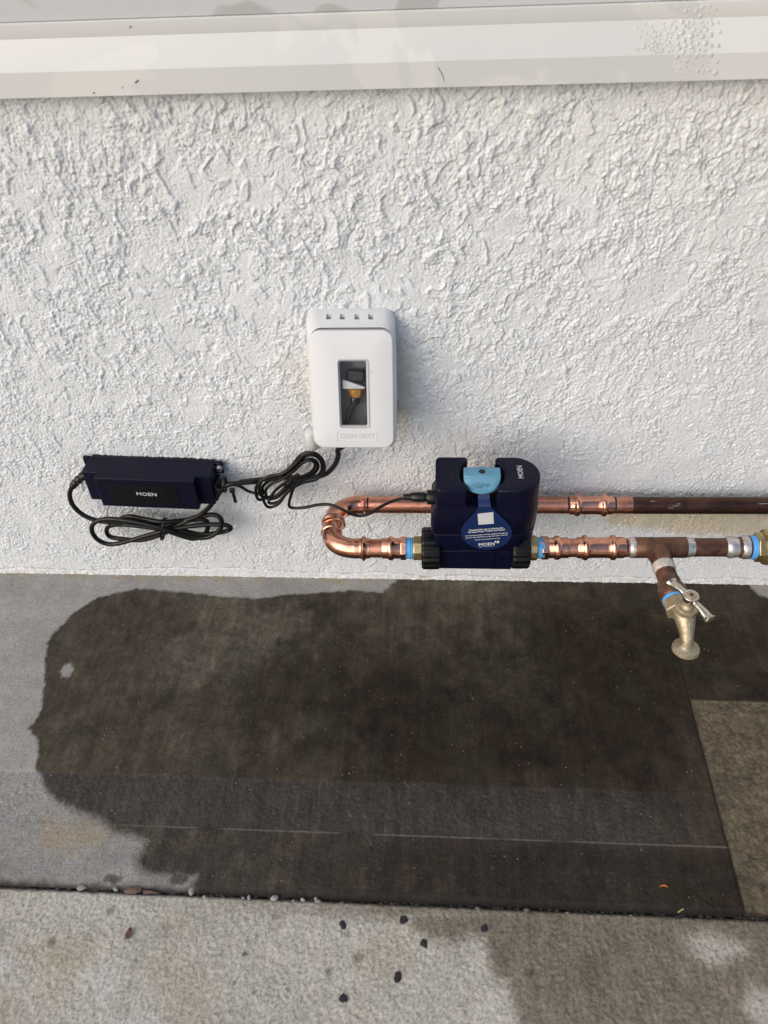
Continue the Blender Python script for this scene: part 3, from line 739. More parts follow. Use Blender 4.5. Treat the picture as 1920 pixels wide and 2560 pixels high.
# ---- lower run right of the device: press fittings, tee, solder, branch
tee = thing('tee_pipe_run', 'lower pipe run with bright press coupling and brown soldered tee feeding the tap', 'pipe')
tape(tee, 1340, 1358, .0136)
hexnut('adapter_hex', M['copper'], tee, lop, ld, 1352, 1371, .0152, 6, .1)
run('male_adapter', M['copper'], tee, lop, ld, 1368, 1421, [(1368, .0122), (1372, .0134)]+bead(1392, 10, .0130, .0156)+[(1410, .0132), (1419, .0132), (1421, .0124)])
MB().lathe([(0, RP+.0002), ((lop(1450)-lop(1412)).length, RP+.0002)], lop(1412), ld, 28).build('pipe', M['copper_pipe'], tee)
run('press_coupling', M['copper'], tee, lop, ld, 1441, 1561, [(1441, .0126), (1443, .0134)]+bead(1462, 9, .0134, .0161)+[(1480, .0130), (1514, .0130)]+bead(1532, 9, .0134, .0161)+[(1557, .0134), (1561, .0126)])
penmark(tee, lop, ld, 1564, -10, 70, RP+.0004)
MB().lathe([(0, RP+.0002), ((lop(1590)-lop(1555)).length, RP+.0002)], lop(1555), ld, 28).build('cleaned_end', M['copper_pipe'], tee)
run('solder_ring', M['solder'], tee, lop, ld, 1571, 1586, [(1571, .0120), (1575, .0128), (1580, .0132), (1586, .0131)], jit=.02)
# tee body: run plus branch
TC = lop(1643)
bdir = (at(1668, 1447, z=.205)-TC).normalized(); bdir.z = -.03; bdir.x += .028; bdir.normalize()
tb = MB()
tb.lathe([((lop(p)-TC).dot(ld), r) for p, r in ((1583, .0124), (1585, .0132), (1622, .0132), (1643, .0130), (1672, .0132), (1713, .0132), (1716, .0124))], TC, ld, 32)
tb.build('tee', M['tarnish'], tee, smooth=50)
bl = [(0, .0131), (.010, .0131), (.0125, .0134), (.014, .0142), (.0155, .0136), (.019, .0130), (.036, .0131), (.0362, .0122)]
bl = [(.004, .0128), (.0115, .0148), (.0135, .0143), (.017, .0132), (.028, .0131), (.0282, .0120)]
MB().lathe(bl, TC, bdir, 32).build('tee_branch', M['tarnish'], tee, smooth=60)
run('solder_ring', M['solder'], tee, lop, ld, 1714, 1733, [(1714, .0131), (1719, .0130), (1726, .0122), (1733, .0117)], jit=.02)
MB().lathe([(0, RP), ((lop(1830)-lop(1712)).length, RP)], lop(1712), ld, 28).build('pipe', M['tarnish'], tee)
run('solder_ring', M['solder'], tee, lop, ld, 1815, 1842, [(1813, .0118), (1818, .0129), (1824, .0139), (1832, .0132), (1842, .0126)], jit=.035)
run('female_adapter', M['tarnish'], tee, lop, ld, 1838, 1879, [(1838, .0124), (1846, .0126), (1856, .0140), (1866, .0146), (1874, .0144), (1879, .0132)])
run('solder_ring', M['solder'], tee, lop, ld, 1850, 1868, [(1850, .0131), (1855, .0142), (1861, .0149), (1868, .0148)], jit=.03)
# branch continues: solder, stub, female adapter
MB().lathe([(.0265, .0126), (.029, .0135), (.036, .0134), (.0405, .0120)], TC, bdir, 28, jit=.02).build('solder_ring', M['solder_dull'], tee, smooth=60)
MB().lathe([(.026, .0120), (.054, .0122)], TC, bdir, 28).build('pipe', M['tarnish'], tee)
MB().lathe([(.0515, .0128), (.054, .0133), (.061, .0139), (.066, .0160), (.071, .0168), (.079, .0168), (.0805, .0158)], TC, bdir, 30).build('female_adapter', M['tarnish'], tee, smooth=45)

# ---- brass union at the picture's right edge
un = thing('brass_union', 'heavy brass hex union on the pipe end at the right edge', 'pipe fitting')
tape(un, 1873, 1893, .0150, M['tape_bright'])
hexnut('union_nut', M['brass'], un, lop, ld, 1886, 1908, .0188, 6, .3, .001)
run('union_collar', M['brass'], un, lop, ld, 1906, 1990, [(1906, .0185), (1908, .0218), (1912, .0228), (1950, .0230), (1988, .0225), (1990, .017)], 12)
run('union_tail', M['brass'], un, lop, ld, 1988, 2060, [(1988, .0122), (2058, .0122)])
MB().lathe([(0, RP), (1.6, RP)], lop(2050), ld, 24).build('outlet_pipe', M['tarnish'], un)

# ================================================================== TAP
SPO = TC+bdir*.0805
tap = thing('garden_tap', 'weathered brass garden tap with a nickel tee handle hanging off the tee branch', 'tap')
SU = Vector((0, 0, 1))
FD = bdir.copy(); FD = (FD-SU*FD.dot(SU)).normalized(); SX = SU.cross(FD).normalized()
def L3(a, f, u): return SPO+SX*a+FD*f+SU*u
MB().lathe([(-.002+i*.0006, .0148+random.uniform(-.0003, .0004)) for i in range(11)], SPO, bdir, 26, jit=.006).build('thread_tape', M['tape_bright'], tap, smooth=50)
hexnut('inlet_hex', M['old_brass'], tap, SPO+FD*.0035, FD, 0, .016, .0162, 6, .35, .0022, hint=SU)
# body: from the inlet into the valve chamber, then the spout bending out and down
A0 = .0042
bp = catmull([L3(0, .010, 0), L3(A0*.75, .018, .001), L3(A0, .026, .000), L3(A0, .035, -.005), L3(A0, .0435, -.0115), L3(A0, .0492, -.0175), L3(A0, .0510, -.0235)], 8)
nb = len(bp); rad = np.interp(np.linspace(0, 1, nb), [0, .14, .27, .38, .52, .66, .84, 1], [.0128, .0118, .0124, .0120, .0100, .0080, .0070, .0080])
MB().tube(bp, list(rad), 26).build('body', M['old_brass'], tap, smooth=60)
sm = [p+(FD*.72+SU*.69)*(rad[i]*.985) for i, p in enumerate(bp)][int(nb*.42):int(nb*.97)]
MB().tube(sm, .00045, 6).build('casting_seam', M['old_brass'], tap, smooth=60)
OC = L3(A0, .0512, -.0205)
MB().lathe([(0, .0070), (.0016, .0084), (.0030, .0112), (.0040, .0140), (.0046, .0151), (.0060, .0154), (.0065, .0147), (.0073, .0147), (.0078, .0154), (.0092, .0153), (.0096, .0140), (.0092, .0112), (.0040, .0070)], OC, -SU+FD*.12, 40, cap=False).build('spout_flange', M['old_brass'], tap, smooth=45)
VC = L3(A0, .0235, .0060)
hexnut('bonnet', M['old_brass'], tap, VC+SU*.0020, SU, 0, .0080, .0136, 8, .2, .0012, hint=FD)
MB().lathe([(0, .0078), (.002, .0076), (.004, .0064), (.006, .0054), (.014, .0054)], VC+SU*.0095, SU, 22).build('stem', M['old_brass'], tap)
HC = VC+SU*.0180
MB().lathe([(0, .0058), (.001, .0074), (.004, .0084), (.0085, .0090), (.0105, .0090), (.0112, .0082)], HC, SU, 28).build('handle_hub', M['chrome'], tap, smooth=40)
MB().lathe([(.0108, .0062), (.0118, .0059), (.0124, .0049)], HC, SU, 24).build('handle_screw', M['old_brass'], tap, smooth=30)
for a in (0, 1):
    fr_ = frame(HC+SU*.0125, SX, FD); c_ = .0026 if a else .0007; s_ = .0007 if a else .0026
    gb_ = MB().prism([(-c_, -s_), (c_, -s_), (c_, s_), (-c_, s_)], -.0002 if a else -.00022, .00006, fr_).build('screw_slot', M['ink'], tap)
wing_t = (at(600, 1000, z=.25)*0+SX*.5-FD*-.0)
wd = (SX*.60+FD*.80).normalized()
wd = ((at(1767, 1544, z=HC.z)-at(1683, 1461, z=HC.z))).normalized(); wd = (wd-SU*wd.dot(SU)).normalized(); wn = SU.cross(wd)
def wing(s, L0, lift):
    P = [HC+SU*.005+wd*s*.007, HC+SU*.0055+wd*s*.013, HC+SU*(.006+lift*.4)+wd*s*.020, HC+SU*(.006+lift)+wd*s*.0275, HC+SU*(.006+lift)+wd*s*L0*.9, HC+SU*(.006+lift)+wd*s*L0*.965, HC+SU*(.006+lift)+wd*s*L0]
    P = catmull(P, 9); n = len(P); mb = MB(); rings = []
    for i, p in enumerate(P):
        t = i/(n-1); wd_ = np.interp(t, [0, .25, .6, .85, .95, 1], [.0040, .0043, .0060, .0074, .0062, .0020]); hh = np.interp(t, [0, .5, .85, .95, 1], [.0036, .0038, .0050, .0044, .0012])
        rings.append([p+wn*(wd_*cos(2*pi*k/14))+SU*(hh*sin(2*pi*k/14)) for k in range(14)])
    mb.ring_loft(rings).build('handle_wing', M['chrome'], tap, smooth=70)
wing(1, .0335, -.002); wing(-1, .0320, -.0035)

# ================================================================== SHUTOFF DEVICE
dev = thing('water_shutoff_valve', 'navy blue smart water shutoff box clamped on the copper pipe', 'water valve')
DT = .320; DYF, DYB = -.1376, -.0771; DYC = (DYF+DYB)/2; DR = (DYB-DYF)/2
DX0, DX1 = .0011, .1240
XK = at(1205.5, 1179, z=.322).x
SLOTF = at(1207, 1120+.22905*640, y=DYF).z
def dshape(x0, x1, grow=0.0, r=.006, n=7):
    """flat left end with rounded corners, half-round right end; counter-clockwise from front left"""
    yf, yb = DYF-grow, DYB+grow; R_ = (yb-yf)/2; pts = []
    for k in range(n+1):
        a = radians(180+90*k/n); pts.append((x0+r+r*cos(a), yf+r+r*sin(a)))
    for k in range(25):
        a = radians(-90+180*k/24); pts.append((x1-R_+R_*cos(a), DYC+R_*sin(a)))
    for k in range(n+1):
        a = radians(90+90*k/n); pts.append((x0+r+r*cos(a), yb-r+r*sin(a)))
    return pts
# main housing up to the slot floor
zg = at(1112, 1120+.22905*940, y=DYF).z
lv = [(zg, -.0045+.001, .0005, 1.0), (zg+.002, -.0052, .0012, 1), (zg+.030, -.0045, .0010, 1), (zg+.038, -.0005, .0004, 1), (SLOTF-.004, 0, 0, 1), (SLOTF, 0, 0, 1)]
mb = MB()
mb.ring_loft([[(x, y, z) for x, y in dshape(DX0+dx, DX1+max(0, gr)*1.5, gr)] for z, dx, gr, _ in lv])
mb.build('housing', M['navy'], dev, smooth=35)
def inset(pts, d):
    n = len(pts); out = []
    for i in range(n):
        a, b, c_ = Vector(pts[i-1]), Vector(pts[i]), Vector(pts[(i+1) % n])
        e1 = (b-a).normalized(); e2 = (c_-b).normalized()
        n1 = Vector((-e1.y, e1.x)); n2 = Vector((-e2.y, e2.x)); m_ = n1+n2
        m_ = m_/max(.35, m_.dot(n1)) if m_.length > 1e-6 else n1
        p = b+m_*d; out.append((p.x, p.y))
    return out
def lobe(outline):
    mb = MB(); rings = []
    for z, d_ in ((SLOTF, 0), (DT-.0026, 0), (DT-.0016, .0002), (DT-.0007, .0009), (DT-.00015, .0019), (DT, .0030)):
        rings.append([(x, y, z) for x, y in inset(outline, d_)])
    mb.ring_loft(rings).build('top_lobe', M['navy'], dev, smooth=42)
RPK, HS = .0272, .0168
yi = sqrt(RPK**2-HS**2)
def arcpts(c0, c1, n=14):
    return [(XK+RPK*cos(radians(c0+(c1-c0)*i/n)), DYC+RPK*sin(radians(c0+(c1-c0)*i/n))) for i in range(n+1)]
aL = math.degrees(math.atan2(-yi, -HS)) % 360
full = dshape(DX0, DX1)
leftf = [p for p in full[:8]]; leftb = full[-8:]
left = leftf+[(XK-HS-.003, DYF), (XK-HS, DYF+.003)]+[p for p in arcpts(aL, 360-aL)]+[(XK-HS, DYB-.003), (XK-HS-.003, DYB)]+leftb
lobe(left)
rightmid = [p for p in full[8:33]]
aR0 = math.degrees(math.atan2(yi, HS)); 
right = [(XK+HS, DYF+.003), (XK+HS+.003, DYF)]+rightmid+[(XK+HS+.003, DYB), (XK+HS, DYB-.003)]+[p for p in arcpts(aR0, -aR0)]
lobe(right)
# lower housing and the pipe block
mb = MB()
zb = at(1180, 1422, y=DYF+.002).z
mb.ring_loft([[(x, y, z) for x, y in dshape(DX0+dx, DX1-dx*.55, gr)] for z, dx, gr in ((zg-.034, .004, -.002), (zg-.030, .001, -.001), (zg-.0016, -.0028, -.0006))])
mb.build('lower_housing', M['navy'], dev, smooth=35, bevel=.0012)
xb0 = at(1098, 1400, y=DYF+.001).x; xb1 = at(1281, 1400, y=DYF+.001).x
gbox('pipe_block', M['navy'], dev, xb0, xb1, DYF+.001, DYB-.004, zb, zg-.031, .002, bseg=3)
gbox('latch', M['navy'], dev, XK-.0215, XK+.0205, DYF-.0006, DYF+.004, zb+.007, zg-.029, .0008)
# arrow embossed on the latch
MB().prism([(-.006, -.0022), (.006, -.0022), (.0, .003)], 0, .0006, frame((XK-.001, DYF-.0006, zg-.040), (1, 0, 0), (0, 0, 1))).build('flow_arrow', M['navy'], dev)
# black ribbed union nuts
def ribnut(px0, px1, r):
    o = lop(px0); L = (lop(px1)-o).dot(ld); d_, u_, v_ = ortho(ld); mb = MB(); rings = []; N = 72
    for t, q in ((0, .90), (L*.06, .97), (L*.12, 1), (L*.86, 1), (L*.94, .97), (L, .90)):
        rings.append([o+d_*t+(u_*cos(2*pi*k/N)+v_*sin(2*pi*k/N))*(r*q*(1.0 if k % 4 in (0, 1) else .955)) for k in range(N)])
    mb.ring_loft(rings).build('union_nut', M['black'], dev, smooth=25)
ribnut(1054, 1100, .0272); ribnut(1277, 1322, .0265)
gbox('pipe_sleeve', M['black'], dev, xb0-.012, xb0+.002, lop(1095).y-.014, lop(1095).y+.014, .19, .219, .002)
gbox('pipe_sleeve', M['black'], dev, xb1-.002, xb1+.012, lop(1285).y-.014, lop(1285).y+.014, .19, .219, .002)
hexnut('brass_tailpiece', M['brass'], dev, lop, ld, 1033, 1056, .0165, 8, .35)
hexnut('brass_tailpiece', M['brass'], dev, lop, ld, 1319, 1342, .0160, 12, .1)
# power socket on the left end
MB().lathe([(0, .0085), (.001, .0090), (.010, .0090), (.012, .0085)], (DX0-.0095, DYC-.012, at(1078, 1243, y=DYC-.012).z), (1, 0, 0), 20).build('power_socket', M['black'], dev)
SOCK = Vector((DX0-.0095, DYC-.012, at(1078, 1243, y=DYC-.012).z))
for dx, dy in ((-.0022, .001), (.0012, .0016), (-.0016, -.0016), (.0016, -.0012)):
    p = at(1131, 1184, z=DT); MB().lathe([(-.0001, .0009), (.00012, .0008)], (p.x+dx, p.y+dy, DT), (0, 0, 1), 10).build('indicator_hole', M['ink'], dev)
pm = at(1020+.22905*1228, 1120+.22905*262, z=DT)
pa = at(1020+.22905*1240, 1120+.22905*330, z=DT); pb_ = at(1020+.22905*1215, 1120+.22905*195, z=DT)
text('lettering', 'MOEN', .0088, frame((pm.x, pm.y, DT+.0001), (pb_-pa), (-1, -.1, 0)), M['grey_print'], dev, .010, .00012, width=(pb_-pa).length)

# light blue valve key
KZ = .326; KYC = at(1205.5, 1179, z=KZ).y; KR = .0228; KX = at(1205.5, 1179, z=KZ).x
def kz(y):
    d_ = abs(y)
    top, lip = KZ, KZ-.0125
    if d_ < .0072: return top
    if d_ < .0090: return top-.0035*((d_-.0072)/.0018)**2
    t = (d_-.0090)/(KR-.0090)
    return top-.0035-(top-.0035-lip)*(1-(1-t)**1.9)
key = MB(); NR = 11; NA = 56
ys = [-KR+1e-5, -.0215, -.020, -.018, -.016, -.014, -.012, -.0103, -.0092, -.0085, -.0078, -.0072, -.003, .003, .0072, .0078, .0085, .0092, .0103, .012, .015, .018, .0205, KR-1e-5]
rows = []
for y in ys:
    hx = max(.0015, sqrt(max(0, KR*KR-y*y))); hx = min(hx, .0213); zt = kz(y)
    rows.append([(KX-hx, KYC+y, KZ-.0145), (KX-hx, KYC+y, zt-.0008)]+[(KX+hx*t, KYC+y, zt) for t in (-.965, -.6, -.2, .2, .6, .965)]+[(KX+hx, KYC+y, zt-.0008), (KX+hx, KYC+y, KZ-.0145)])
# a step for the lip under the printed hand
key.ring_loft(rows, True, False)
vk = thing('valve_key', 'light blue quarter turn key set in the round pocket of the navy box', 'valve handle')
key.build('grip', M['key'], vk, smooth=38)
MB().lathe([(0, .009), (.018, .009)], (KX, KYC, KZ-.032), (0, 0, 1), 20).build('stem', M['black'], vk)
hexo = [(.0056*cos(radians(60*k)), .0056*sin(radians(60*k))) for k in range(6)]
hexi = [(.0045*cos(radians(60*k)), .0045*sin(radians(60*k))) for k in range(6)]
fr_ = Matrix.Translation((KX, KYC, KZ))
mb = MB(); mb.ring_loft([[fr_ @ Vector((x, y, .00005)) for x, y in hexo], [fr_ @ Vector((x, y, .0003)) for x, y in hexo], [fr_ @ Vector((x, y, .0003)) for x, y in hexi], [fr_ @ Vector((x, y, .00008)) for x, y in hexi]], False)
mb.build('socket_rim', M['key'], vk, smooth=20)
MB().prism(hexi, .00004, .00010, fr_).build('hex_socket', M['ink'], vk)
# printed hand sign on the sloping front
def kp(a, s):       # a across, s = distance forward of the bar
    y = -(.0090+s); return Vector((KX+a, KYC+y, kz(y)+.00025))
def kline(pts, r=.00022):
    P = []
    for (a0, s0), (a1, s1) in zip(pts[:-1], pts[1:]):
        for i in range(5): P.append(kp(a0+(a1-a0)*i/5, s0+(s1-s0)*i/5))
    P.append(kp(*pts[-1])); MB().tube(P, r, 5).build('hand_print', M['ink'], vk)
SS = .0047
kline([(-.010, SS), (-.0075, SS+.0014), (-.005, SS+.0030), (-.001, SS+.0032), (.0005, SS+.002), (.0012, SS)])
kline([(-.0085, SS-.0004), (-.0045, SS-.0014), (-.003, SS-.0004), (-.001, SS-.0016), (.0015, SS-.0012), (.003, SS+.0006)])
kline([(-.0055, SS+.0012), (-.003, SS+.0002), (-.001, SS+.0012), (.001, SS+.0004)]); kline([(-.004, SS+.0020), (-.0015, SS+.0022)])
kline([(.0022, SS+.0004), (.0048, SS+.0002)]); kline([(.0040, SS-.0008), (.0048, SS+.0002), (.0041, SS+.0012)])
kline([(.0078, SS-.0018), (.0058, SS-.0002), (.0056, SS+.0014), (.0066, SS+.0026)]); kline([(.0088, SS-.0004), (.0072, SS+.0002), (.0080, SS+.0014)])

# hang tag
tg = thing('hang_tag', 'dark blue teardrop paper tag hanging down the front of the navy box', 'tag')
TY = DYF-.0030
DZ = lambda x, y: (1020+.22905*x, 1120+.22905*y)
def tp(zx, zy, y=TY): return at(*DZ(zx, zy), y=y)
half = [(905, 640), (955, 690), (1010, 745), (1065, 795), (1110, 850), (1133, 905), (1130, 960), (1100, 1015), (1045, 1062), (970, 1095), (880, 1110), (790, 1102), (705, 1075), (640, 1038), (595, 985), (577, 930), (590, 870), (625, 815), (680, 755), (730, 700), (768, 645)]
ol = catmull([(x, y, 0) for x, y in half], 4)
mb = MB()
for off in (0, .0005):
    mb.v += [tuple(tp(p.x, p.y, TY+off+.0)) for p in ol]
n = len(ol)
mb.f.append(tuple(range(n))); mb.f.append(tuple(range(2*n-1, n-1, -1)))
for i in range(n): mb.f.append((i, (i+1) % n, n+(i+1) % n, n+i))
mb.build('card', M['tag'], tg, smooth=0)
# neck strap: rises from the card up into the pocket under the key
nk = MB(); rows = []
for (zx0, zx1, zy, y) in ((766, 908, 652, TY), (768, 903, 630, TY+.001), (766, 897, 585, TY+.006), (764, 892, 540, TY+.010), (762, 888, 500, TY+.012), (760, 886, 470, TY+.013)):
    a, b = at(*DZ(zx0, zy), y=y), at(*DZ(zx1, zy), y=y); rows.append([a, b, b+Vector((0, .0005, 0)), a+Vector((0, .0005, 0))])
nk.ring_loft(rows).build('neck_strap', M['tag'], tg, smooth=60)
tx = (tp(1060, 886)-tp(655, 918)); ty = (tp(770, 720)-tp(775, 835))
fr0 = lambda zx, zy: frame(tp(zx, zy, TY-.0001), tx, (0, 0, 1))
def wid(a, b): return (tp(*b)-tp(*a)).length
# blank pale square
qc = [tp(760, 718, TY-.00015), tp(930, 700, TY-.00015), tp(937, 826, TY-.00015), tp(768, 838, TY-.00015)]
mb = MB(); mb.v = [tuple(p) for p in qc]+[tuple(p+Vector((0, .0001, 0))) for p in qc]; mb.f = [(0, 1, 2, 3), (7, 6, 5, 4), (0, 1, 5, 4), (1, 2, 6, 5), (2, 3, 7, 6), (3, 0, 4, 7)]
mb.build('blank_square', M['grey_print'], tg, smooth=0)
text('lettering', 'Download the app to activate your', .0040, fr0(854, 884), M['print'], tg, .014, .0001, width=wid((668, 890), (1038, 866)))
text('lettering', 'Flo Smart Water Monitor and Shutoff', .0040, fr0(855, 906), M['print'], tg, .014, .0001, width=wid((655, 918), (1058, 886)))
text('lettering', 'If connected to power without activating through the', .0032, fr0(857, 942), M['print'], tg, .004, .0001, width=wid((626, 960), (1088, 918)))
text('lettering', 'app, you may experience unexpected water shut-offs.', .0032, fr0(858, 964), M['print'], tg, .004, .0001, width=wid((626, 982), (1090, 940)))
text('lettering', 'Tag to be removed by homeowner only', .0030, fr0(865, 993), M['print'], tg, .004, .0001, width=wid((726, 1002), (1003, 978)))
text('lettering', 'MOEN', .0068, fr0(858, 1050), M['print'], tg, .014, .0001, width=wid((773, 1058), (945, 1040)))
text('lettering', 'SMART WATER NETWORK', .0017, fr0(860, 1073), M['print'], tg, .004, .0001, width=wid((775, 1078), (945, 1062)))
mb = MB()
for (zx, zy, r) in ((955, 1022, .0011), (972, 1030, .0009), (988, 1020, .0010), (975, 1016, .0006), (985, 1034, .0006)):
    d_ = [(r*cos(2*pi*k/10)*(1 if sin(2*pi*k/10) < 0 else .8), r*sin(2*pi*k/10)*1.3) for k in range(10)]
    mb.prism(d_, 0, .0001, frame(tp(zx, zy, TY-.0001), tx, (0, 0, 1)))
mb.build('drop_emblem', M['print'], tg, smooth=0)

# ================================================================== POWER ADAPTER
AD = thing('power_adapter', 'dark navy power adapter brick screwed to the stucco at the left', 'power adapter', (-.3885, 0, .2262), (0, .044, 0))
ax0 = -.0670; ax1 = .0675
MB().prism([(ax0, -.0490), (ax1, -.0490), (ax1, -.0375), (.0875, -.0375), (.0875, -.004), (-.0870, -.004), (-.0870, -.0375), (ax0, -.0375)], -.0260, .0260).build('body', M['navy'], AD, smooth=30, bevel=.0011, bseg=3)
gbox('mounting_ear', M['slate'], AD, -.0955, -.0868, -.0095, -.004, .012, .0268, .0012)
gbox('mounting_ear', M['slate'], AD, .0872, .0985, -.0095, -.004, .007, .0262, .0015)
gbox('wall_pad', M['black'], AD, -.085, .085, -.0042, .003, -.022, .024, 0)
def ring_box(name, mat, x0, x1, z0, z1, y):
    fr_ = frame((0, y, 0), (1, 0, 0), (0, 0, 1))
    cx, cz = (x0+x1)/2, (z0+z1)/2
    o_ = [(cx+a, cz+b) for a, b in rrect(x1-x0, z1-z0, .003)]
    return MB().prism(o_, -.0003, .0004, fr_).build(name, mat, AD, smooth=0)
ring_box('label_panel', M['panel'], -.0515, .0425, -.0205, .0175, -.0490)
text('lettering', 'MOEN', .0088, frame((-.0005, -.0495, .0000), (1, 0, 0), (0, 0, 1)), M['grey_print'], AD, .010, .00012, width=.0275)
MB().lathe([(0, .0062), (.0008, .0062), (.0012, .0042), (.0032, .0042), (.0040, .0034)], (.0925, -.0094, .0165), (0, -1, 0), 14).build('screw', M['zinc'], AD, smooth=30)
MB().prism([(-.0026, -.0005), (.0026, -.0005), (.0026, .0005), (-.0026, .0005)], 0, .0001, frame((.0925, -.01345, .0165), (1, 0, .6), (-.6, 0, 1))).build('screw_slot', M['ink'], AD)
gbox('end_wall', M['black'], AD, .0874, .0915, -.034, -.008, -.0225, .0045, .0015)
MB().lathe([(0, .0016), (.0006, .0012)], (.0335, -.0496, .0145), (0, -1, 0), 10).build('status_light', M['slate'], AD)
adM = Matrix.Translation((-.3885, 0, .2262)) @ Matrix.Rotation(.044, 4, 'Y')

# ================================================================== OUTLET COVER
OB = thing('outlet_cover', 'white weatherproof outlet cover box with a small clear window on the wall', 'outlet cover')
OXc = -.0985
ztop = .4762
LT = (-.031, .4665)     # lid top edge (y,z)
LBt = (-.085, .3390)    # lid bottom edge
tilt = math.atan2(LT[0]-LBt[0], LT[1]-LBt[1])
W2 = .0515
mb = MB()
# wedge shaped back box: rounded outline at the wall, sheared out to just behind the lid
def orect(w_, z0, z1, r, y0, y1, xc=OXc, n=6):
    pts = rrect(w_, z1-z0, r, n, 0, (z0+z1)/2)
    return [(xc+x, y0+(y1-y0)*((z1-z)/(z1-z0)), z) for x, z in pts]
zb0 = .345
mb.ring_loft([orect(.104, zb0, ztop, .014, .004, .004), orect(.104, zb0, ztop, .014, -.006, -.010), orect(.1005, zb0+.001, ztop-.0068, .014, LT[0]+.0090, LBt[0]+.016, OXc+.0015), orect(.0960, zb0+.004, ztop-.0085, .014, LT[0]+.0035, LBt[0]+.010, OXc+.0025)])
bb = mb.build('back_box', M['white_plastic'], OB, smooth=28)
# four vents cut into the sloping top
cut = MB()
for zx in (436, 616, 806, 988):
    u, v = 740+zx*.18983, 740+272*.18983
    p = at(u, v, z=ztop-.0035)
    cut.box(p.x-.0030, p.x+.0028, p.y-.0042, p.y+.0030, p.z-.006, p.z+.02)
cu_ = cut.build('cut', M['interior'], None, 0)
md = bb.modifiers.new('b', 'BOOLEAN'); md.object = cu_; md.operation = 'DIFFERENCE'; md.solver = 'EXACT'
me_ = bpy.data.meshes.new_from_object(bb.evaluated_get(bpy.context.evaluated_depsgraph_get()))
bb.modifiers.clear(); bb.data = me_; me_.name = 'back_box'; bpy.data.objects.remove(cu_)
bm = bmesh.new(); bm.from_mesh(me_)
bmesh.ops.delete(bm, geom=[f_ for f_ in bm.faces if f_.normal.y < -.6 and f_.calc_area() > .004], context='FACES_ONLY'); bm.to_mesh(me_); bm.free()
for zx in (436, 616, 806, 988):
    p = at(740+zx*.18983, 740+272*.18983, z=ztop-.0035)
    gbox('vent_shade_plate', M['interior'], OB, p.x-.0026, p.x+.0024, p.y-.0038, p.y+.0026, p.z-.0058, p.z-.0046, 0)  # dark plate puts the shade inside each vent hole into colour
# bulging hinge lug at lower left
pl_ = at(768, 1084, y=-.02)
MB().lathe([(0, .001), (.001, .0060), (.004, .0085), (.030, .0085), (.034, .0068), (.0355, .001)], (pl_.x+.0092, -.032, pl_.z-.013), (0, -.25, 1), 18).build('hinge_lug', M['white_plastic'], OB, smooth=50)
# lid in its own tilted frame: x across, y up the lid, z outward
lidmid = Vector((OXc+.0025, (LT[0]+LBt[0])/2, (LT[1]+LBt[1])/2))
upv = Vector((0, LT[0]-LBt[0], LT[1]-LBt[1])).normalized()
LF = frame(lidmid, (1, 0, 0), upv)
LH = sqrt((LT[0]-LBt[0])**2+(LT[1]-LBt[1])**2); LW = .0950
lid = MB()
WX, WY, WW, WH = .0010, -.0040, .0305, .0755         # window centre and size on the lid
def ringat(w_, h_, r, z, cx=0, cy=0): return [LF @ Vector((x, y, z)) for x, y in rrect(w_, h_, r, 6, cx, cy)]
lid.ring_loft([ringat(LW+.0055, LH+.0035, .012, -.014), ringat(LW+.0055, LH+.0035, .012, -.010), ringat(LW+.0025, LH+.0015, .012, -.0075), ringat(LW+.0010, LH+.0005, .012, -.0025), ringat(LW-.0015, LH-.0015, .0115, -.0004), ringat(LW-.004, LH-.004, .011, 0),
               ringat(WW+.006, WH+.006, .004, 0, WX, WY), ringat(WW+.0052, WH+.0052, .0036, -.0012, WX, WY), ringat(WW+.002, WH+.002, .0024, -.0014, WX, WY), ringat(WW, WH, .002, -.0042, WX, WY), ringat(WW+.004, WH+.004, .003, -.0050, WX, WY), ringat(LW-.006, LH-.006, .011, -.0060)], False)
lidm = lid.build('lid', M['white_plastic'], OB, smooth=30)
mb = MB(); mb.ring_loft([ringat(WW+.0012, WH+.0012, .002, -.0036, WX, WY), ringat(WW+.0012, WH+.0012, .002, -.0022, WX, WY)]); mb.build('window_pane', M['clear'], OB, smooth=30)
mb = MB()
mb.ring_loft([ringat(WW+.0066, WH+.0066, .0042, -.0003, WX, WY), ringat(WW+.0062, WH+.0062, .0040, .0007, WX, WY), ringat(WW+.0042, WH+.0042, .0032, .0009, WX, WY), ringat(WW+.0008, WH+.0008, .002, -.0010, WX, WY), ringat(WW, WH, .002, -.0020, WX, WY)], False)
mb.build('window_bezel', M['bezel'], OB, smooth=30)
# embossed plate EXTRA DUTY
mb = MB(); cy = -LH/2+.0148; cx = .0035
mb.ring_loft([ringat(.0475, .0135, .002, -.0002, cx, cy), ringat(.0475, .0135, .002, .0005, cx, cy), ringat(.0463, .0123, .0015, .0005, cx, cy), ringat(.0463, .0123, .0015, -.0002, cx, cy)], False)
mb.build('raised_border', M['white_plastic'], OB, smooth=30)
text('raised_lettering', 'EXTRA DUTY', .0090, LF @ Matrix.Translation((cx, cy, -.0002)), M['white_plastic'], OB, .0, .0009, width=.0405)
MB().lathe([(-.0002, .0007), (.0002, .0006)], LF @ Vector((.0225, .0225, 0)), LF.to_3x3() @ Vector((0, 0, 1)), 8).build('pin_hole', M['interior'], OB)
gl = lambda x0, x1, y0, y1, z0, z1: [LF @ Vector((x, y, z)) for z in (z0, z1) for x, y in ((x0, y0), (x1, y0), (x1, y1), (x0, y1))]
def lbox(name, mat, par, x0, x1, y0, y1, z0, z1, bevel=.001):
    p = gl(x0, x1, y0, y1, z0, z1); return MB().ring_loft([p[:4], p[4:]]).build(name, mat, par, bevel=bevel)
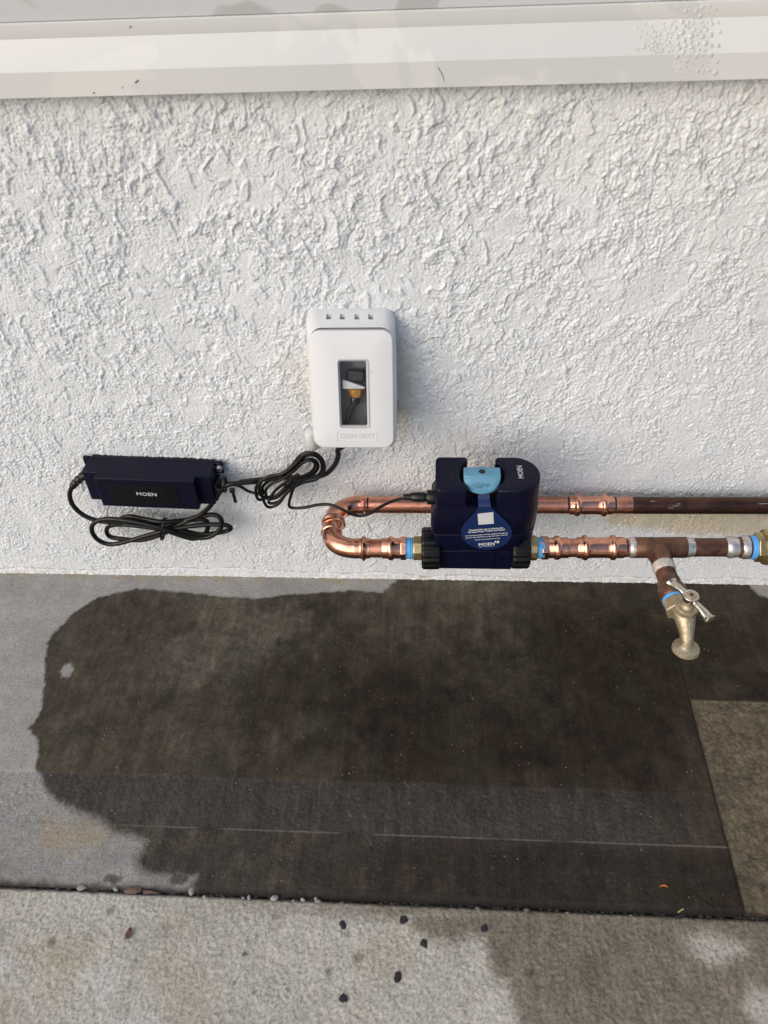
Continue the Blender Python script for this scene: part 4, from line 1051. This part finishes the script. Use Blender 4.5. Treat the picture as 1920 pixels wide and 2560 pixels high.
lbox('receptacle', M['interior'], OB, -.030, .032, -.060, .052, -.036, -.0290, .001)
lbox('receptacle_face', M['receptacle'], OB, -.0025, .0150, .006, .030, -.0290, -.0275, .0008)
p_ = [LF @ Vector(q) for q in ((-.0125, .0005, -.0145), (.0135, .0005, -.0145), (.0135, .0025, -.0145), (-.0125, .0115, -.0145))]
MB().ring_loft([p_, [q+LF.to_3x3() @ Vector((0, 0, .006)) for q in p_]]).build('reflection_tab', M['white_plastic'], OB, bevel=.0005)  # white wedge added in place of a bright reflection in the pane
# ================================================================== CORDS
def pth(pts, ys, mp, n=6):
    out = []
    for i, (a, b) in enumerate(pts):
        u, v = mp(a, b); out.append(at(u, v, y=ys[i] if hasattr(ys, '__len__') else ys))
    return out
Z1 = lambda x, y: (140+x*.30139, 1080+y*.30139)
Z2 = lambda x, y: (540+x*.31344, 1080+y*.31344)
pc = thing('mains_cable', 'thick black mains cord coiled under the brick and rising into the outlet cover', 'power cord')
p0 = adM @ Vector((-.0875, -.021, .0045))
pts = [p0, p0+Vector((-.009, -.001, -.001))]
wp = [(165, 415, -.022), (122, 480, -.022), (116, 545, -.024), (150, 620, -.026), (230, 690, -.028), (345, 735, -.030), (520, 752, -.028), (700, 762, -.024), (890, 790, -.022), (1040, 815, -.022), (1200, 848, -.023), (1330, 838, -.025), (1430, 815, -.027), (1446, 790, -.028), (1380, 768, -.028), (1220, 770, -.028), (1050, 792, -.030),
      (890, 822, -.034), (720, 868, -.036), (560, 915, -.036), (440, 930, -.035), (350, 895, -.034), (300, 830, -.033), (305, 770, -.032), (365, 728, -.031), (480, 722, -.033), (680, 750, -.037), (890, 800, -.040), (1050, 850, -.036), (1180, 878, -.034), (1290, 862, -.032), (1370, 790, -.029), (1365, 715, -.027), (1300, 685, -.025), (1180, 705, -.025), (1040, 760, -.029),
      (890, 842, -.028), (720, 895, -.026), (560, 888, -.024), (450, 868, -.022), (420, 820, -.022), (450, 778, -.024), (560, 768, -.028), (720, 785, -.030), (890, 812, -.030), (1060, 868, -.026), (1150, 885, -.024), (1230, 850, -.022), (1262, 780, -.021), (1235, 730, -.022), (1120, 728, -.024), (890, 745, -.034), (740, 722, -.030), (620, 700, -.028), (548, 712, -.027), (580, 735, -.027), (720, 745, -.027),
      (890, 772, -.025), (1020, 745, -.026), (1160, 705, -.028), (1250, 645, -.030), (1320, 560, -.032), (1375, 475, -.033), (1420, 440, -.033), (1500, 425, -.031), (1655, 412, -.026)]
pts += [at(*Z1(x, y), y=d) for x, y, d in wp]
wp2 = [(200, 398, -.024), (350, 380, -.020), (500, 364, -.018), (650, 362, -.018), (790, 358, -.020), (868, 338, -.026), (925, 293, -.034), (962, 235, -.042), (976, 180, -.048), (979, 135, -.053)]
pts += [at(*Z2(x, y), y=d) for x, y, d in wp2]
inn = [LF @ Vector(q) for q in ((-.006, -.068, -.030), (-.0110, -.052, -.0240), (-.0098, -.0406, -.0170), (-.0060, -.0300, -.0140), (-.0015, -.0200, -.0130), (.0008, -.0120, -.0130))]
pts += inn
MB().tube(catmull(pts, 6), .0034, 12).build('cord', M['cord'], pc, smooth=80)
# ribbed strain relief at the brick's left end
rl = catmull([p0+Vector((.001, 0, 0)), p0+Vector((-.008, -.001, -.0005)), at(*Z1(165, 418), y=-.022), at(*Z1(140, 450), y=-.022)], 12)
rr_ = [(.0072-.0022*i/len(rl))*(1.0 if (i//3) % 2 == 0 else .84) for i in range(len(rl))]
MB().tube(rl, rr_, 16).build('strain_relief', M['black'], pc, smooth=50)
# plug inside the cover
def lath(name, mat, par, prof, o, d): return MB().lathe(prof, LF @ Vector(o), LF.to_3x3() @ Vector(d), 20).build(name, mat, par, smooth=40)
lbox('plug', M['black'], pc, -.0080, .0132, .0070, .0210, -.0290, -.0150, .002)
lath('reflection_collar', M['amber_reflection'], pc, [(0, .0066), (.001, .0090), (.0045, .0108), (.0100, .0112), (.0115, .0100)], (.0018, -.0112, -.0165), (.05, 1, 0))  # amber collar, shaped to imitate a reflection in the pane
lath('plug_neck', M['black'], pc, [(0, .0044), (.005, .0066), (.008, .0060)], (-.0008, -.0188, -.0138), (.35, 1, 0))

dc = thing('low_voltage_cable', 'thin black cable bundled beside the brick and plugged into the navy box', 'cable')
q0 = adM @ Vector((.0915, -.020, -.0035))
dp = [q0, q0+Vector((.006, -.001, .0005)), at(*Z2(40, 405), y=-.022), at(*Z2(110, 415), y=-.024), at(*Z2(190, 432), y=-.022), at(*Z2(250, 468), y=-.022), at(*Z2(310, 488), y=-.024)]
cA, cB = Vector((600, 365, 0)), None
for i in range(5):
    W = (105, 190, 150, 80, 175)[i]; Lh = (250, 292, 270, 232, 284)[i]; ox, oy = ((0, 0), (-6, 12), (8, -8), (2, 4), (14, -2))[i]
    ang = radians((-30, -33, -28, -34, -31)[i]); ca, sa = cos(ang), sin(ang)
    for j in range(14):
        t = pi+2*pi*(j+i*.02)/14 - .0
        e = Lh*cos(t); g = W*sin(t)*(.22+.78*abs(cos(t))**1.0*1.15)
        x = 590+ox+e*ca-g*sa; y = 368+oy+e*sa+g*ca
        dp.append(at(*Z2(x, y), y=-.030-.0026*i+.003*sin(t)-.004*abs(cos(t))))
dp += [at(*Z2(x, y), y=d) for x, y, d in ((470, 470, -.036), (560, 400, -.044), (640, 345, -.047), (655, 350, -.048), (625, 425, -.046), (600, 500, -.044), (583, 565, -.043), (590, 598, -.043), (640, 607, -.044), (720, 600, -.046), (800, 583, -.050), (880, 577, -.055), (940, 588, -.059), (1020, 625, -.064), (1090, 658, -.066), (1160, 668, -.067), (1230, 648, -.069), (1310, 598, -.074), (1390, 558, -.082), (1460, 535, -.092), (1510, 525, -.104))]
pe = Vector(SOCK); dp += [pe+Vector((-.022, .0, 0)), pe+Vector((-.006, 0, 0))]
MB().tube(catmull(dp, 5), .0021, 10).build('cable', M['cord'], dc, smooth=80)
MB().lathe([(i*.0011, (.0048 if i % 3 else .0038)-(.0010*(9-i)/9)) for i in range(10)], pe+Vector((-.0290, 0, 0)), (1, 0, 0), 16).build('strain_relief', M['black'], dc, smooth=40)
MB().lathe([(0, .0050), (.001, .0058), (.010, .0061), (.0155, .0061), (.0165, .0052), (.0195, .0052)], pe+Vector((-.0192, 0, 0)), (1, 0, 0), 18).build('barrel_plug', M['black'], dc, smooth=40)
MB().lathe([(i*.0016, (.0062 if i % 3 else .0048)-(.0002*i)) for i in range(11)], q0+Vector((-.001, 0, 0)), (1, -.05, .08), 16).build('strain_relief', M['black'], dc, smooth=40)

# cable ties
def tie(label, mp, a, b, r0, dep, tail=None, cen=None):
    t = thing('cable_tie', label, 'cable tie', group='black cable ties round the cords')
    P = [at(*mp(*a), y=dep), at(*mp(*b), y=dep)]; c_ = (P[0]+P[1])/2; up_ = (P[1]-P[0]); h = up_.length/2; up_.normalize()
    out = Vector((0, -1, 0)); sd_ = up_.cross(out).normalized(); mb = MB(); rings = []
    N = 26
    for k in range(N+1):
        an = 2*pi*k/N
        ctr = up_*(h*cos(an))+out*(r0*sin(an)); nrm_ = (up_*cos(an)+out*sin(an)).normalized()
        rings.append([c_+ctr+sd_*s_*.0016+nrm_*q for s_, q in ((-1, 0), (1, 0), (1, .0011), (-1, .0011))])
    mb.ring_loft(rings, False).build('band', M['black'], t, smooth=30)
    hd = c_+out*(r0+.0004)+up_*(h*.1)
    f_ = frame(hd, sd_, up_); MB().prism([(-.0024, -.0024), (.0024, -.0024), (.0024, .0024), (-.0024, .0024)], -.0006, .0030, f_).build('head', M['black'], t, bevel=.0004)
    if tail:
        a_, b_ = at(*mp(*tail[0]), y=dep-.012), at(*mp(*tail[1]), y=dep-.014); d_ = (b_-a_).normalized(); s_ = d_.cross(out).normalized()
        MB().ring_loft([[p+s_*e*.0022+out*q for e, q in ((-1, 0), (1, 0), (1, .0012), (-1, .0012))] for p in (a_, b_)]).build('tail', M['black'], t)
        MB().ring_loft([[p+s_*e*.0034+out*q for e, q in ((-1, -.001), (1, -.001), (1, .0036), (-1, .0036))] for p in (a_+d_*.0005, a_+d_*.0062)]).build('tail_head', M['black'], t, bevel=.0005)
    return t
tie('short cable tie pinching the thick coiled cord under the brick', Z1, (888, 880), (895, 725), .0125, -.031)
tie('cable tie around the thin bundled cable below the outlet cover', Z2, (598, 432), (545, 325), .0130, -.032)
tie('cable tie with a dangling cut tail at the right end of the brick', Z2, (75, 470), (60, 370), .0085, -.028, ((128, 445), (158, 560)))

# ================================================================== LITTER
def pebble(name, label, cat, u, v, z, rx, ry, rz, mat, rot, grp=None, seed=0, flatk=1.0):
    bm = bmesh.new(); bmesh.ops.create_icosphere(bm, subdivisions=2, radius=1)
    rg = random.Random(seed)
    axs = [Vector((rg.gauss(0, 1), rg.gauss(0, 1), rg.gauss(0, 1))).normalized() for _ in range(5)]
    for vv in bm.verts:
        for a in axs:
            dd = vv.co.dot(a)
            if dd > .72: vv.co -= a*(dd-.72)*.8
        vv.co *= 1+rg.uniform(-.05, .05)
        vv.co = Vector((vv.co.x*rx, vv.co.y*ry, vv.co.z*rz))
    me = bpy.data.meshes.new(name); bm.to_mesh(me); bm.free(); me.materials.append(mat)
    me.polygons.foreach_set('use_smooth', [True]*len(me.polygons))
    o = bpy.data.objects.new(name, me); COL.objects.link(o); p = at(u, v, z=z); o.location = (p.x, p.y, z+rz*.7); o.rotation_euler = (0, 0, rot)
    return tag(o, label, cat, grp)
Q5 = lambda x, y: (x*.5787, 2000+y*.5787); Q6 = lambda x, y: (960+x*.5787, 2000+y*.5787)
PB = [(Q5(358, 382), .0062, .0040, .0036, 'pebble', 'largest smooth oval grey pebble at the left of the joint'),
      (Q5(502, 387), .0042, .0030, .0028, 'pebble', 'round tan pebble touching the bark chip in the joint'),
      (Q5(832, 395), .0042, .0058, .0036, 'pebble', 'upright grey stone in the joint under the damp notch'),
      (Q5(885, 420), .0026, .0020, .0020, 'pebble_white', 'small pale crumb just right of the upright grey stone'),
      (Q5(1052, 425), .0022, .0018, .0018, 'pebble_white', 'tiny pale pebble left of a taller white one in the joint'),
      (Q5(1077, 424), .0022, .0034, .0024, 'pebble_white', 'taller white pebble beside a tiny pale one in the joint'),
      (Q5(1187, 427), .0052, .0036, .0032, 'pebble_white', 'big pale angular pebble in the middle of the joint'),
      (Q5(1268, 438), .0024, .0022, .0020, 'pebble_white', 'small rounded pebble right of the big pale angular one'),
      (Q5(1310, 433), .0034, .0026, .0026, 'pebble_white', 'bright white pebble in the middle of the joint'),
      (Q5(1365, 427), .0024, .0020, .0020, 'pebble_white', 'small white pebble perched above a dark stone'),
      (Q5(1374, 441), .0046, .0026, .0026, 'pebble', 'flat grey stone below a small white pebble in the joint'),
      (Q5(1480, 450), .0045, .0024, .0024, 'pebble_dark', 'low dark stone above the paint spot on the pavement'),
      (Q6(405, 470), .0036, .0022, .0024, 'pebble_dark', 'dark stone in the joint above the right paint drips'),
      (Q6(615, 478), .0040, .0026, .0026, 'pebble_dark', 'dark grey stone alone right of centre in the joint'),
      (Q6(790, 492), .0036, .0018, .0020, 'pebble', 'flat grey flake right of the lone dark grey stone'),
      (Q6(1065, 504), .0020, .0018, .0018, 'pebble_white', 'small pale grain near the right end of the joint')]
for i, ((u, v), rx, ry, rz, m_, lab) in enumerate(PB):
    pebble('pebble', lab, 'pebble', u, v, -.0075, rx, ry, rz, M[m_], random.uniform(-.4, .4), 'pebbles caught in the slab joint', i)
# loose grit in the joint and on the concrete
def grit(name, label, pos, mats, mat):
    mb = MB()
    for (x, y, z, r) in pos:
        b = len(mb.v); a0 = random.random()*6
        ring = [(x+r*cos(a0+k*1.2566)*random.uniform(.7, 1.2), y+r*sin(a0+k*1.2566)*random.uniform(.6, 1.1), z) for k in range(5)]
        mb.v += ring+[(x+random.uniform(-.3, .3)*r, y, z+r*random.uniform(.6, 1.1))]
        mb.f += [(b+k, b+(k+1) % 5, b+5) for k in range(5)]
    o = mb.build(name, mat, None, 0, kind='stuff'); tag(o, label, 'grit'); return o
rg = random.Random(11)
pos = []
for i in range(1900):
    x = rg.uniform(-.6, .5); y = YJ+rg.gauss(-.001, .0040); pos.append((x, y, -.0102+max(0, -.006+abs(y-YJ))*.6, rg.choice((.0006, .0009, .0012, .0018, .0024))))
grit('dark_grit', 'loose dark grit filling the joint between slab and pavement', pos, None, M['pebble_dark'])
pos = []
for i in range(240):
    x = rg.uniform(-.6, .5) if i % 2 else rg.gauss(-.12, .12); y = YJ+rg.gauss(-.002, .004); pos.append((x, y, -.0092, rg.choice((.0005, .0008, .0011, .0016))))
for i in range(190):
    pos.append((rg.uniform(-.55, .45), rg.uniform(YJ+.006, -.02), .0, rg.choice((.00035, .0005, .0006))))
for i in range(90):
    pos.append((rg.uniform(-.55, .45), rg.uniform(-.6, YJ-.01), ZP, rg.choice((.0004, .0006, .0008))))
for (u, v, n_) in ((252, 2135, 14), (362, 2102, 14), (1310, 1907, 5), (870, 1930, 3), (880, 2040, 4), (298, 2540, 10), (330, 2542, 8)):
    c_ = at(u, v, z=0)
    for j in range(n_): pos.append((c_.x+rg.gauss(0, .006), c_.y+rg.gauss(0, .003), .0 if v < 2200 else ZP, rg.choice((.0005, .0009, .0013))))
pos = [(x, y, z, r*.8) for x, y, z, r in pos]
grit('pale_grit', 'pale sand grains and crumbs strewn over slab and joint', pos, None, M['pebble_white'])
# chips, leaf, peel, straw
def flake(name, label, cat, pts, z, th, mat, lift=.002):
    mb = MB(); P = [at(u, v, z=z) for u, v in pts]; n = len(P)
    mb.v += [(p.x, p.y, z+lift*(.3+.7*abs(sin(i*1.7)))) for i, p in enumerate(P)]+[(p.x, p.y, z+lift*(.3+.7*abs(sin(i*1.7)))+th) for i, p in enumerate(P)]
    mb.f.append(tuple(range(n-1, -1, -1))); mb.f.append(tuple(range(n, 2*n)))
    for i in range(n): mb.f.append((i, (i+1) % n, n+(i+1) % n, n+i))
    return tag(mb.build(name, mat, None, 0), label, cat)
flake('bark_chip', 'brown bark chip wedged in the joint beside tan pebbles', 'bark chip', [Q5(*p) for p in ((535, 398), (560, 384), (615, 378), (612, 398), (585, 408), (550, 407))], -.005, .0018, M['bark'])
flake('bark_chip', 'thin dark bark sliver in the joint right of the brown chip', 'bark chip', [Q5(*p) for p in ((618, 392), (650, 396), (690, 405), (660, 410), (620, 408))], -.006, .0015, M['bark'])
flake('dry_leaf', 'small curled brown leaf lying on the pavement', 'leaf', [Q5(*p) for p in ((541, 607), (543, 590), (550, 572), (560, 560), (572, 552), (573, 575), (566, 592), (555, 605))], ZP, .0006, M['leaf'], .004)
cv = catmull([at(*Q6(x, y), z=.001) for x, y in ((1192, 374), (1203, 369), (1216, 370), (1226, 378))], 6)
tag(MB().tube(cv, [.0004+.0005*sin(pi*min(1, (i+1)/len(cv))) for i in range(len(cv))], 8).build('orange_peel', M['orange'], None), 'tiny curled orange peel sliver on the damp slab', 'peel')
tag(MB().tube([at(*Q6(x, y), z=.0015) for x, y in ((1270, 485), (1282, 477), (1293, 471))], .0008, 6).build('straw_bit', M['straw'], None), 'short yellow straw bit at the slab edge', 'straw')

# ================================================================== PARTS OF PARTS, AND EACH EMPTY AT ITS THING'S BASE
def kids(root): return [o for o in COL.objects if o.parent == root]
def base_name(o): return o.name.split('.')[0]
def nest(root, owner, names):
    own = [o for o in kids(root) if base_name(o) == owner][0]
    for o in kids(root):
        if base_name(o) in names and o is not own: o.parent = own
nest(OB, 'lid', ('window_pane', 'window_bezel', 'raised_border', 'raised_lettering', 'pin_hole'))
nest(OB, 'back_box', ('vent_shade_plate', 'hinge_lug'))
nest(OB, 'receptacle', ('receptacle_face',))
nest(pc, 'plug', ('reflection_collar', 'plug_neck'))
nest(AD, 'label_panel', ('lettering', 'status_light')); nest(AD, 'screw', ('screw_slot',))
nest(tg, 'card', ('lettering', 'blank_square', 'drop_emblem'))
nest(tap, 'handle_hub', ('handle_wing', 'handle_screw', 'screw_slot')); nest(tap, 'body', ('casting_seam', 'spout_flange', 'bonnet', 'inlet_hex'))
nest(dev, 'latch', ('flow_arrow',)); nest(vk, 'grip', ('socket_rim', 'hex_socket', 'hand_print'))
nest(tee, 'tee', ('tee_branch',)); nest(dc, 'barrel_plug', ())
bpy.context.view_layer.update()
for r in [o for o in COL.objects if o.type == 'EMPTY' and o.parent is None and o.location.length == 0]:
    lo, hi = Vector((9, 9, 9)), Vector((-9, -9, -9)); st = kids(r)
    for o in st:
        for c_ in o.bound_box:
            p = o.matrix_world @ Vector(c_)
            lo = Vector(map(min, lo, p)); hi = Vector(map(max, hi, p))
    off = Vector(((lo.x+hi.x)/2, (lo.y+hi.y)/2, lo.z)); r.location = off
    for o in st: o.location = o.location-off
